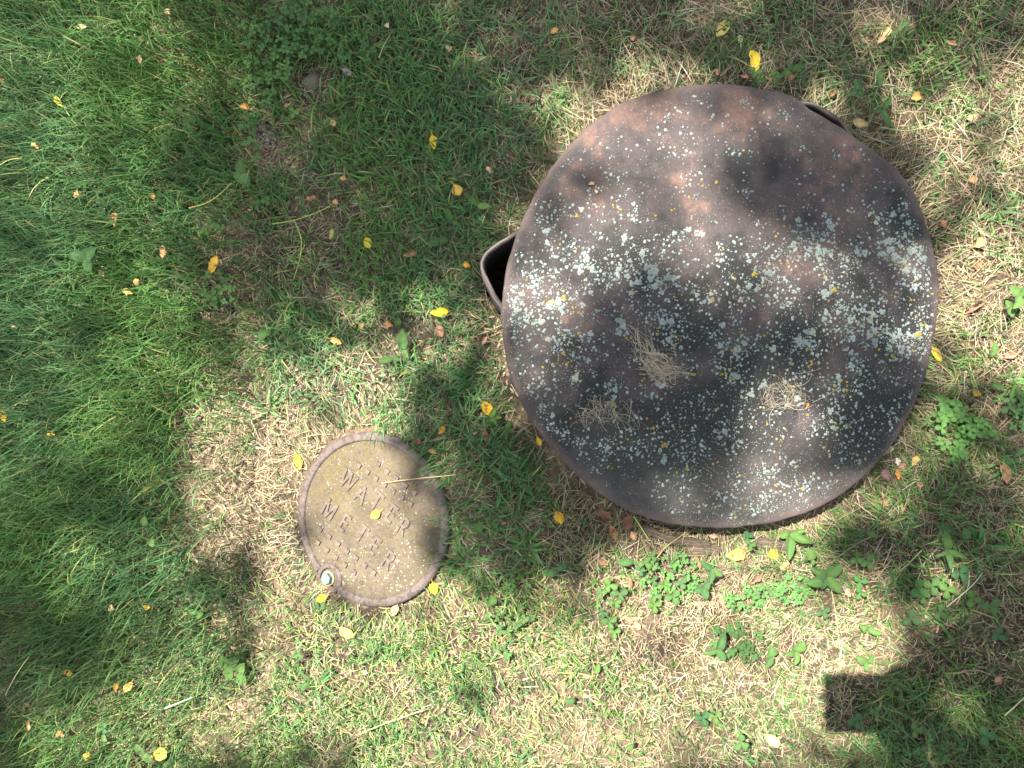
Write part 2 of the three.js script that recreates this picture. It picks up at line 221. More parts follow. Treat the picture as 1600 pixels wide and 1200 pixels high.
// ---------------------------------------------------------------- water meter cover
{
  const lid = thing('water_meter_lid', 'round cast iron water meter lid with raised lettering, yellow and white lichen', 'meter lid', [LX, LY, LZ]); lid.rotation.z = LT;
  const bx = lidLocal(514, 904), ba = Math.atan2(bx[0], bx[1]);            // the bolt's pocket
  const W = 0.17, tex = (bare) => (x, y) => {
    const lx = (x * 2 - 1) * W, lz = (y * 2 - 1) * W, u = 577 + lx * Math.cos(LT) / LK, v = 812 + lz / LK;
    const n = fbm(u * 0.03, v * 0.03, 4), f = fbm(u * 0.22 + 8, v * 0.22, 3), g = fbm(u * 0.8, v * 0.8 + 4, 2);
    let c = mix3([0.092, 0.069, 0.054], [0.146, 0.113, 0.088], sst(0.25, 0.75, n)); c = mix3(c, [0.055, 0.037, 0.031], sst(0.5, 0.75, f) * 0.5);
    if (!bare) { const ye = field(u, v, 0.3, [[520, 740, 60, 60, 0.85], [590, 720, 60, 30, 0.6], [640, 820, 50, 60, 0.45], [540, 880, 60, 40, 0.25], [670, 760, 30, 60, 0.15]]); c = mix3(c, [0.125, 0.102, 0.048], 0.78 * ye * sst(0.25, 0.6, fbm(u * 0.11 + 4, v * 0.11, 4))); c = mix3(c, [0.16, 0.128, 0.05], 0.45 * sst(0.52, 0.68, fbm(u * 0.55, v * 0.55 + 70, 3) + 0.2 * (ye - 0.5))); }
    else { c = mix3(c, [0.12, 0.092, 0.093], 0.6); c = mix3(c, [0.05, 0.035, 0.034], 0.6 * sst(0.5, 0.7, f)); }
    return c.map((q) => q * (0.8 + 0.4 * g) * (bare ? 0.85 : 0.72));
  };
  const bump = texture(512, (x, y) => fbm(x * 90, y * 90, 3));
  const face = std({ map: texture(1024, tex(false), true), bumpMap: bump, bumpScale: 0.0014, roughness: 0.9 }), iron = std({ map: texture(512, tex(true), true), bumpMap: bump, bumpScale: 0.0012, roughness: 0.8 });
  const worn = std({ map: texture(512, (x, y) => mix3(tex(true)(x, y), tex(false)(x, y), 0.3).map((q) => q * 1.12), true), bumpMap: bump, bumpScale: 0.0012, roughness: 0.85 });
  const planar = (g, ox = 0, oz = 0) => { const p = g.attributes.position, uv = new Float32Array(p.count * 2); for (let k = 0; k < p.count; k++) { uv[2 * k] = ((p.getX(k) + ox) / W + 1) / 2; uv[2 * k + 1] = ((p.getZ(k) + oz) / W + 1) / 2; } g.setAttribute('uv', new THREE.BufferAttribute(uv, 2)); return g; };
  const V = (a) => a.map(([x, y]) => new THREE.Vector2(x, y));
  part('cover_plate', planar(new THREE.LatheGeometry(V([[0.155, -0.045], [0.155, -0.012], [0.1555, -0.004], [0.11, -0.0034], [0.05, -0.0028], [0.0001, -0.0027]]), 96)), face, lid);
  const gap = 0.185;
  part('rim', planar(new THREE.LatheGeometry(V([[0.1462, -0.0055], [0.1468, -0.0025], [0.1485, -0.0004], [0.151, 0.0004], [0.1565, 0], [0.1605, -0.0015], [0.163, -0.005], [0.1635, -0.01], [0.1625, -0.05]]), 110, ba + gap, 6.2831853 - 2 * gap)), iron, lid);
  const boss = part('bolt_pocket', planar(new THREE.LatheGeometry(V([[0.0192, -0.011], [0.0195, -0.001], [0.021, 0.001], [0.0255, 0.001], [0.0282, -0.001], [0.0292, -0.006]]), 40, ba + Math.PI - 2.3, 4.6), ...bx), iron, lid); boss.position.set(bx[0], 0, bx[1]);
  const bolt = part('bolt', (() => { const s = new THREE.Shape(); for (let k = 0; k < 6; k++) s[k ? 'lineTo' : 'moveTo'](0.0098 * Math.cos(k * 1.0472 + 0.3), 0.0098 * Math.sin(k * 1.0472 + 0.3)); const g = new THREE.ExtrudeGeometry(s, { depth: 0.007, bevelEnabled: true, bevelSize: 0.001, bevelThickness: 0.0012, bevelSegments: 2 }); g.rotateX(-Math.PI / 2); return g; })(), std({ color: new THREE.Color().setRGB(0.12, 0.165, 0.16), roughness: 0.6, metalness: 0.2, bumpMap: bump, bumpScale: 0.0004 }), lid);
  const bp = lidLocal(511.5, 904); bolt.position.set(bp[0], -0.001, bp[1]);
  part('washer', new THREE.LatheGeometry(V([[0.0085, 0], [0.0138, 0], [0.0145, -0.001], [0.0145, -0.004]]), 32), std({ color: new THREE.Color().setRGB(0.17, 0.165, 0.12), roughness: 0.8 }), bolt);
  const font = await new FontLoader().loadAsync('fonts/droid/droid_sans_regular.typeface.json');
  const a0 = lidLocal(543, 752), a1 = lidLocal(629, 824), turn = Math.atan2(a1[1] - a0[1], a1[0] - a0[0]), glyph = new Map();
  const put = (ch, u, v) => {
    if (!glyph.has(ch)) { const g = new TextGeometry(ch, { font, size: 0.0305, depth: 0.0026, curveSegments: 6, bevelEnabled: true, bevelSize: 0.0009, bevelThickness: 0.0006, bevelSegments: 1 }); g.computeBoundingBox(); const c = g.boundingBox.getCenter(new THREE.Vector3()); g.translate(-c.x, -c.y, 0); g.rotateX(-Math.PI / 2); g.scale(0.92, 1, 1.12); glyph.set(ch, g); }
    const [x, z] = lidLocal(u, v), m = part('letter', planar(glyph.get(ch).clone().rotateY(-turn), x, z), worn, lid); m.position.set(x, -0.0032, z);
  };
  [['W', 543, 751], ['A', 564, 773], ['T', 588, 783], ['E', 611, 803], ['R', 630, 823], ['M', 514, 796], ['E', 538, 817], ['T', 565, 834], ['E', 585, 853], ['R', 607, 876]].forEach((e) => put(...e));
  const sq = new THREE.BoxGeometry(0.0088, 0.0042, 0.0088).toNonIndexed();
  const row = (u0, v0, u1, v1, n) => { for (let k = 0; k < n; k++) { const [x, z] = lidLocal(lerp(u0, u1, k / (n - 1)), lerp(v0, v1, k / (n - 1))), m = part('raised_square', planar(sq.clone().rotateY(-turn), x, z), worn, lid); m.position.set(x, -0.0022, z); } };
  row(560, 727.5, 640.7, 787.5, 7); row(590, 725.5, 647, 770, 5); row(499.5, 827.5, 583.7, 895, 7); row(496, 848, 552.5, 894.5, 5);
  const lb = new Build(), LW = [[620, 870, 50, 45, 1], [600, 905, 55, 22, 0.9], [560, 785, 60, 60, 0.35], [645, 815, 35, 40, 0.5], [535, 725, 30, 25, 0.5], [560, 870, 50, 30, 0.5]], LYe = [[520, 740, 50, 55, 0.9], [590, 720, 60, 25, 0.6], [560, 850, 60, 40, 0.5], [650, 800, 40, 70, 0.4]];
  for (let k = 0, n = 0; n < 1500 && k < 30000; k++) { const a = rnd() * 6.28, r = 0.145 * Math.sqrt(rnd()), x = r * Math.cos(a), z = r * Math.sin(a), u = 577 + x * Math.cos(LT) / LK, v = 812 + z / LK, yl = rnd() < 0.45; if (Math.hypot(x - bx[0], z - bx[1]) < 0.028 || rnd() > field(u, v, 0.12, yl ? LYe : LW) * (0.3 + sst(0.4, 0.65, fbm(u * 0.08, v * 0.08 + 33, 3)))) continue; n++; crust(lb, x, z, 0.0005 + 0.0019 * rnd() ** 2.4, 0.0006, yl ? [0.19, 0.145, 0.03].map((q) => q * rr(0.6, 1)) : [0.24, 0.25, 0.215].map((q) => q * rr(0.7, 1)), 6, -0.0029); }
  part('lichen_specks', lb.geo(), std({ vertexColors: true, roughness: 1 }), lid).userData.kind = 'stuff';
  const dot = part('raised_ring', new THREE.TorusGeometry(0.0035, 0.0008, 6, 16).rotateX(Math.PI / 2), iron, lid), dp = lidLocal(563, 911); dot.position.set(dp[0], -0.0032, dp[1]);
}

// ---------------------------------------------------------------- fallen leaves, plants: data first, so that the grass can leave them room
const YEL = [0.78, 0.52, 0.035], PALE = [0.62, 0.52, 0.26], TAN = [0.55, 0.31, 0.13], BEI = [0.6, 0.43, 0.25], BRN = [0.2, 0.09, 0.055], PNK = [0.4, 0.2, 0.14], GRY = [0.26, 0.24, 0.24], OCH = [0.62, 0.36, 0.05];
// u, v, long, wide (photo pixels), turn (degrees, 0 = to the right, 90 = down), colour, curl, label
const LEAVES = [
  [128, 42, 17, 10, 5, PALE, 0.3, 'pale yellow leaf lying in the lawn near the upper left corner'],
  [91, 158, 22, 9, 55, [0.6, 0.52, 0.05], 0.3, 'thin greenish yellow leaf in the tall lawn below the upper left corner'],
  [677, 223, 26, 13, 85, YEL, 0.5, 'bright yellow folded leaf standing in the dark lawn above the centre'],
  [714, 297, 20, 18, 60, [0.75, 0.45, 0.09], 0.3, 'broad yellow leaf with a chewed edge on the crabgrass left of the big cover'],
  [575, 380, 19, 15, 70, [0.7, 0.56, 0.05], 0.3, 'small round yellow leaf in the shaded lawn left of the spout'],
  [686, 488, 30, 15, 175, YEL, 0.4, 'golden pointed leaf in a patch of sun below the spout'],
  [764, 640, 32, 18, 50, [0.75, 0.45, 0.03], 0.6, 'curled golden leaf by the weeds at the left edge of the big cover'],
  [466, 722, 26, 13, 80, [0.72, 0.58, 0.04], 0.5, 'yellow leaf on straw touching the upper left of the meter lid'],
  [587, 804, 21, 15, 150, [0.8, 0.62, 0.06], 0.3, 'yellow leaf lying on the middle of the water meter lid'],
  [873, 809, 22, 18, 65, [0.76, 0.46, 0.03], 0.5, 'orange yellow leaf on straw below the lower left of the big cover'],
  [502, 935, 18, 14, 160, YEL, 0.2, 'yellow leaf just below the bolt of the water meter lid'],
  [542, 988, 28, 17, 30, [0.78, 0.56, 0.12], 0.3, 'pale golden oval leaf in the grass below the meter lid'],
  [678, 920, 19, 16, 80, [0.8, 0.62, 0.03], 0.2, 'lemon yellow leaf in the grass right of the lower lid edge'],
  [251, 1178, 24, 21, 90, [0.76, 0.46, 0.07], 0.5, 'crumpled golden leaf in the sunny lawn at the bottom edge'],
  [6, 650, 20, 14, 65, YEL, 0.4, 'yellow leaf at the left edge of the photo in the long lawn'],
  [80, 678, 15, 10, 10, [0.7, 0.42, 0.04], 0.3, 'small deep yellow leaf in the long lawn at the far left'],
  [1129, 45, 40, 19, 125, [0.7, 0.52, 0.16], 0.2, 'large pale yellow leaf with brown holes on straw above the big cover'],
  [1156, 62, 15, 11, 100, PALE, 0.3, 'small cream leaf scrap right of the holed pale yellow leaf'],
  [1177, 98, 38, 20, 75, [0.78, 0.58, 0.05], 0.35, 'bright yellow leaf with dark marks at the top edge of the big cover'],
  [1463, 553, 29, 13, 58, [0.7, 0.5, 0.05], 0.5, 'yellow leaf pressed against the right edge of the big cover'],
  [334, 414, 30, 16, 105, [0.62, 0.36, 0.05], 0.6, 'brown-edged golden leaf at the edge of the lawn beside bare soil'],
  [1150, 866, 32, 20, 170, [0.72, 0.45, 0.1], 0.7, 'crumpled golden leaf on straw below the weathered wood'],
  [1209, 866, 18, 17, 60, [0.78, 0.4, 0.03], 0.3, 'orange leaf with dark spots beside the plantain below the big cover'],
  [842, 690, 16, 9, 70, YEL, 0.3, 'small yellow leaf tucked at the lower left edge of the big cover'],
  [518, 366, 17, 8, 100, [0.5, 0.4, 0.12], 0.4, 'narrow olive yellow leaf in the lawn under the pale stem'],
  [490, 32, 14, 9, 120, [0.6, 0.45, 0.1], 0.3, 'dull yellow leaf scrap between clover and lawn at the top'],
  [263, 19, 12, 10, 60, BEI, 0.6, 'beige curled leaf scrap in the lawn at the top left'], [220, 93, 15, 8, 85, BEI, 0.5, 'slim beige leaf scrap upright in the upper left lawn'],
  [5, 128, 14, 9, 80, TAN, 0.5, 'orange brown leaf scrap at the left edge near the top'], [122, 304, 14, 13, 20, TAN, 0.9, 'tan cup-shaped leaf scrap in the left lawn'],
  [179, 344, 24, 11, 85, [0.62, 0.36, 0.17], 0.4, 'long tan leaf scrap standing in the left lawn'], [240, 306, 15, 9, 80, TAN, 0.5, 'tan leaf scrap in the lawn right of the cup-shaped one'],
  [56, 228, 15, 9, 40, [0.66, 0.4, 0.12], 0.4, 'orange tan leaf scrap in the lawn far left, above the cup-shaped one'], [159, 427, 14, 9, 60, BEI, 0.4, 'beige oval leaf scrap beside the three broad leaves in the lawn'],
  [213, 441, 13, 10, 70, TAN, 0.5, 'brownish leaf scrap right of the three broad leaves'], [255, 394, 21, 11, 95, [0.62, 0.36, 0.17], 0.4, 'tan leaf scrap in the lawn left of the brown-edged golden leaf'],
  [199, 456, 18, 11, 20, [0.62, 0.42, 0.14], 0.6, 'crinkled yellowish tan scrap below the three broad leaves'], [22, 510, 13, 9, 30, BEI, 0.5, 'beige leaf scrap in the lawn at the left edge, mid height'],
  [383, 168, 16, 12, 20, [0.4, 0.2, 0.05], 0.3, 'round rusty brown leaf at the lawn edge above the dirt mounds'], [521, 192, 12, 11, 60, [0.68, 0.44, 0.2], 0.4, 'light orange round leaf scrap in the lawn right of the dirt mounds'],
  [605, 40, 9, 8, 60, BEI, 0.4, 'tiny beige scrap in the dark lawn at the top'], [701, 76, 13, 11, 90, [0.56, 0.33, 0.22], 0.7, 'three-cornered tan scrap in the dark upper lawn'],
  [432, 83, 14, 8, 110, [0.6, 0.38, 0.26], 0.6, 'pinkish tan curl on the clover bed at the top'], [426, 53, 11, 8, 80, BRN, 0.5, 'dark brown curl on the clover bed at the top'],
  [765, 267, 16, 8, 60, BEI, 0.4, 'beige narrow scrap in the lawn above the spout'], [536, 279, 12, 8, 10, TAN, 0.4, 'tan scrap in the lawn below the dirt mounds, rightmost of three'],
  [524, 316, 11, 9, 30, [0.6, 0.36, 0.13], 0.4, 'orange tan scrap at the tip of the pale stem'], [486, 310, 18, 8, 170, [0.42, 0.25, 0.15], 0.5, 'flat brown scrap left of the pale stem tip'],
  [448, 165, 12, 7, 160, PNK, 0.5, 'pinkish scrap on the green leaves above the dirt mounds'], [524, 533, 22, 11, 25, [0.66, 0.4, 0.14], 0.4, 'tan leaf on short lawn above the meter lid'],
  [608, 507, 17, 10, 10, TAN, 0.6, 'tan curl left of the long green dock leaf'], [565, 510, 11, 8, 120, [0.48, 0.27, 0.13], 0.4, 'small brown tan scrap left of the dock leaf, leftmost of its pair'],
  [687, 518, 20, 16, 70, [0.5, 0.26, 0.17], 0.6, 'pinkish crumpled leaf in the sun under the golden pointed leaf'], [757, 532, 16, 7, 120, [0.36, 0.2, 0.13], 0.4, 'thin brown leaf in the shade left of the big cover'],
  [729, 414, 14, 10, 20, OCH, 0.5, 'ochre scrap right beside the spout of the iron ring'], [640, 397, 24, 10, 165, [0.36, 0.18, 0.11], 0.5, 'reddish brown leaf in the lawn left of the spout'],
  [653, 690, 16, 10, 60, [0.25, 0.11, 0.08], 0.4, 'dark reddish leaf in the shade above the meter lid'], [690, 672, 15, 9, 130, OCH, 0.4, 'ochre leaf in the shade upper right of the meter lid'],
  [676, 705, 15, 8, 30, [0.5, 0.28, 0.11], 0.4, 'tan leaf at the upper right rim of the meter lid'], [758, 677, 11, 9, 20, [0.3, 0.13, 0.07], 0.5, 'rust brown scrap between the two covers'],
  [616, 954, 20, 13, 120, [0.6, 0.34, 0.15], 0.3, 'tan leaf tucked under the bottom edge of the meter lid'], [570, 1050, 11, 8, 20, BEI, 0.4, 'beige scrap in the sunny lawn under the meter lid'],
  [176, 949, 11, 11, 40, BEI, 0.8, 'pale cup-shaped scrap in the lower left lawn'], [230, 948, 12, 9, 20, OCH, 0.4, 'ochre scrap in the lower left lawn right of the pale cup'],
  [107, 1051, 16, 11, 10, [0.6, 0.32, 0.06], 0.6, 'orange brown leaf in the lower left lawn'], [181, 1075, 16, 8, 85, [0.36, 0.17, 0.03], 0.5, 'dark rusty upright leaf in the lower left lawn, left of its twin'],
  [200, 1073, 20, 13, 130, [0.64, 0.38, 0.1], 0.5, 'light ochre folded leaf in the lower left lawn'], [46, 1133, 17, 8, 85, BEI, 0.4, 'slim beige scrap in the lawn near the lower left corner'],
  [95, 1147, 14, 11, 20, [0.4, 0.2, 0.08], 0.5, 'brown scrap in the lawn near the lower left corner'], [136, 1181, 13, 12, 20, [0.65, 0.38, 0.06], 0.4, 'orange scrap in the sunny lawn left along the bottom edge'],
  [1380, 55, 38, 15, 130, [0.6, 0.42, 0.24], 0.4, 'long tan leaf lying on straw at the upper right'], [1432, 151, 19, 14, 160, [0.6, 0.33, 0.11], 0.6, 'rust orange curled leaf on straw right of the cover’s top'],
  [1345, 193, 27, 14, 15, [0.55, 0.42, 0.2], 0.6, 'curled yellowish leaf just beyond the ring’s upper right bulge'], [1300, 146, 16, 12, 130, [0.25, 0.13, 0.08], 0.6, 'dark brown curl next to the ring’s upper right bulge'],
  [1518, 184, 18, 12, 170, [0.58, 0.36, 0.2], 0.6, 'beige leaf beside a dark twig at the upper right'], [1520, 281, 18, 11, 175, [0.52, 0.27, 0.12], 0.5, 'tan brown leaf in the shade at the right'],
  [1474, 350, 15, 13, 60, [0.42, 0.19, 0.1], 0.7, 'reddish brown curl beside the cover’s right edge'], [1529, 380, 28, 16, 150, [0.5, 0.3, 0.14], 0.4, 'tan leaf lying on straw at the right, above the brown strip of bark'],
  [1236, 122, 13, 9, 120, [0.45, 0.25, 0.14], 0.5, 'brown scrap beside the small broadleaf plant above the cover'], [1162, 120, 14, 10, 10, [0.5, 0.28, 0.2], 0.4, 'pinkish tan scrap left of the clover at the cover’s top edge'],
  [1120, 113, 11, 10, 70, [0.4, 0.22, 0.14], 0.5, 'small brown scrap above the cover’s top edge'], [988, 60, 9, 8, 60, PNK, 0.4, 'tiny pinkish scrap in the grass above the cover'],
  [866, 48, 14, 11, 150, [0.45, 0.26, 0.08], 0.4, 'brown ochre scrap in the dark grass at the top, right of centre'], [1485, 67, 22, 8, 30, [0.36, 0.2, 0.13], 0.7, 'hooked brown leaf on grass at the upper right'],
  [1528, 416, 16, 14, 110, [0.3, 0.1, 0.06], 0.6, 'dark red leaf on straw at the right, nearest the pale weeds'], [1521, 481, 42, 12, 150, [0.24, 0.145, 0.105], 0.3, 'long brown strip of bark on straw right of the cover'],
  [1577, 556, 24, 11, 165, [0.36, 0.19, 0.14], 0.6, 'purplish brown leaf on straw at the right edge'], [1526, 615, 14, 10, 20, OCH, 0.4, 'small orange leaf above the clover cluster at the right'],
  [1568, 741, 34, 21, 70, [0.42, 0.2, 0.12], 0.4, 'large reddish brown leaf in the grass at the right'], [1402, 722, 14, 10, 80, [0.75, 0.72, 0.66], 0.3, 'chalk white leaf scrap under the cover’s lower right edge'],
  [1430, 720, 18, 14, 130, [0.7, 0.48, 0.18], 0.4, 'golden tan leaf below the cover’s lower right edge'], [1401, 741, 18, 13, 80, [0.46, 0.2, 0.06], 0.5, 'rusty orange leaf under the white scrap'],
  [1384, 742, 20, 16, 60, [0.25, 0.14, 0.13], 0.5, 'dark purplish leaf left of the rusty orange one'], [1410, 728, 16, 10, 160, [0.36, 0.18, 0.13], 0.5, 'brown red leaf scrap between the white scrap and the golden tan leaf'], [1464, 728, 20, 16, 40, [0.16, 0.11, 0.11], 0.7, 'dark withered leaf below the clover cluster'],
  [1382, 786, 15, 13, 40, [0.36, 0.19, 0.13], 0.5, 'brown round leaf in the grass below the cover’s lower right'], [1438, 757, 12, 10, 20, [0.45, 0.26, 0.17], 0.4, 'small tan scrap below the dark withered leaf'],
  [1380, 707, 36, 11, 150, [0.5, 0.46, 0.36], 0.3, 'pale grey withered blade at the cover’s lower right edge'], [984, 970, 16, 10, 20, [0.46, 0.23, 0.12], 0.4, 'brown chip on straw, left half of a broken leaf below the weeds'],
  [996, 977, 16, 11, 50, [0.52, 0.28, 0.15], 0.4, 'lighter brown chip on straw, right half of a broken leaf below the weeds'], [1091, 883, 27, 9, 80, [0.3, 0.14, 0.09], 0.5, 'reddish brown bark curl standing among the weeds below the cover'],
  [1180, 904, 36, 10, 142, [0.33, 0.19, 0.13], 0.5, 'brown bark strip lying among the weeds below the plantain'], [984, 910, 22, 8, 75, [0.28, 0.12, 0.08], 0.5, 'thin red brown bark curl left of the sunny weeds'],
  [958, 832, 26, 14, 70, [0.34, 0.16, 0.09], 0.6, 'reddish dead leaf in the shade under the cover’s lower left edge'], [981, 816, 28, 18, 100, [0.2, 0.095, 0.06], 0.6, 'dark brown dead leaf beside the end of the weathered wood'],
  [943, 803, 34, 13, 40, [0.22, 0.11, 0.075], 0.5, 'long dark brown bark piece along the cover’s lower left edge'], [990, 838, 15, 11, 60, [0.48, 0.3, 0.17], 0.4, 'tan leaf chip left of the weathered wood'],
  [943, 878, 17, 12, 30, [0.28, 0.13, 0.09], 0.6, 'dark brown curled leaf in the deep shade between the covers'], [1115, 838, 14, 9, 10, [0.5, 0.3, 0.2], 0.3, 'pinkish tan chip on the weathered wood'],
  [1226, 884, 18, 14, 150, [0.55, 0.3, 0.16], 0.4, 'light tan leaf under the orange spotted one'], [1325, 926, 15, 12, 60, [0.5, 0.27, 0.2], 0.5, 'pinkish leaf on straw right of the plantains'],
  [1208, 1157, 32, 17, 35, [0.6, 0.42, 0.2], 0.3, 'large pale tan leaf on straw near the bottom, right of centre'], [1560, 1063, 15, 14, 60, [0.42, 0.22, 0.16], 0.4, 'brown pink leaf in the photographer’s shadow at the right'],
  [542, 112, 18, 10, 30, GRY, 0.2, 'grey leaf with a pale sheen in the lawn right of the flat stone'], [924, 287, 11, 6, 165, [0.62, 0.45, 0.24], 0.4, 'beige flake lying on the big cover’s upper left, the upper of two'], [931, 299, 8, 6, 60, [0.6, 0.36, 0.2], 0.4, 'tan flake lying on the big cover’s upper left, the lower of two'],
  [1261, 634, 11, 6, 110, [0.4, 0.15, 0.05], 0.5, 'orange brown flake at the end of the straw wreath on the big cover'], [988, 681, 12, 8, 30, [0.5, 0.22, 0.05], 0.4, 'never'],
].filter((e) => e[7] !== 'never');
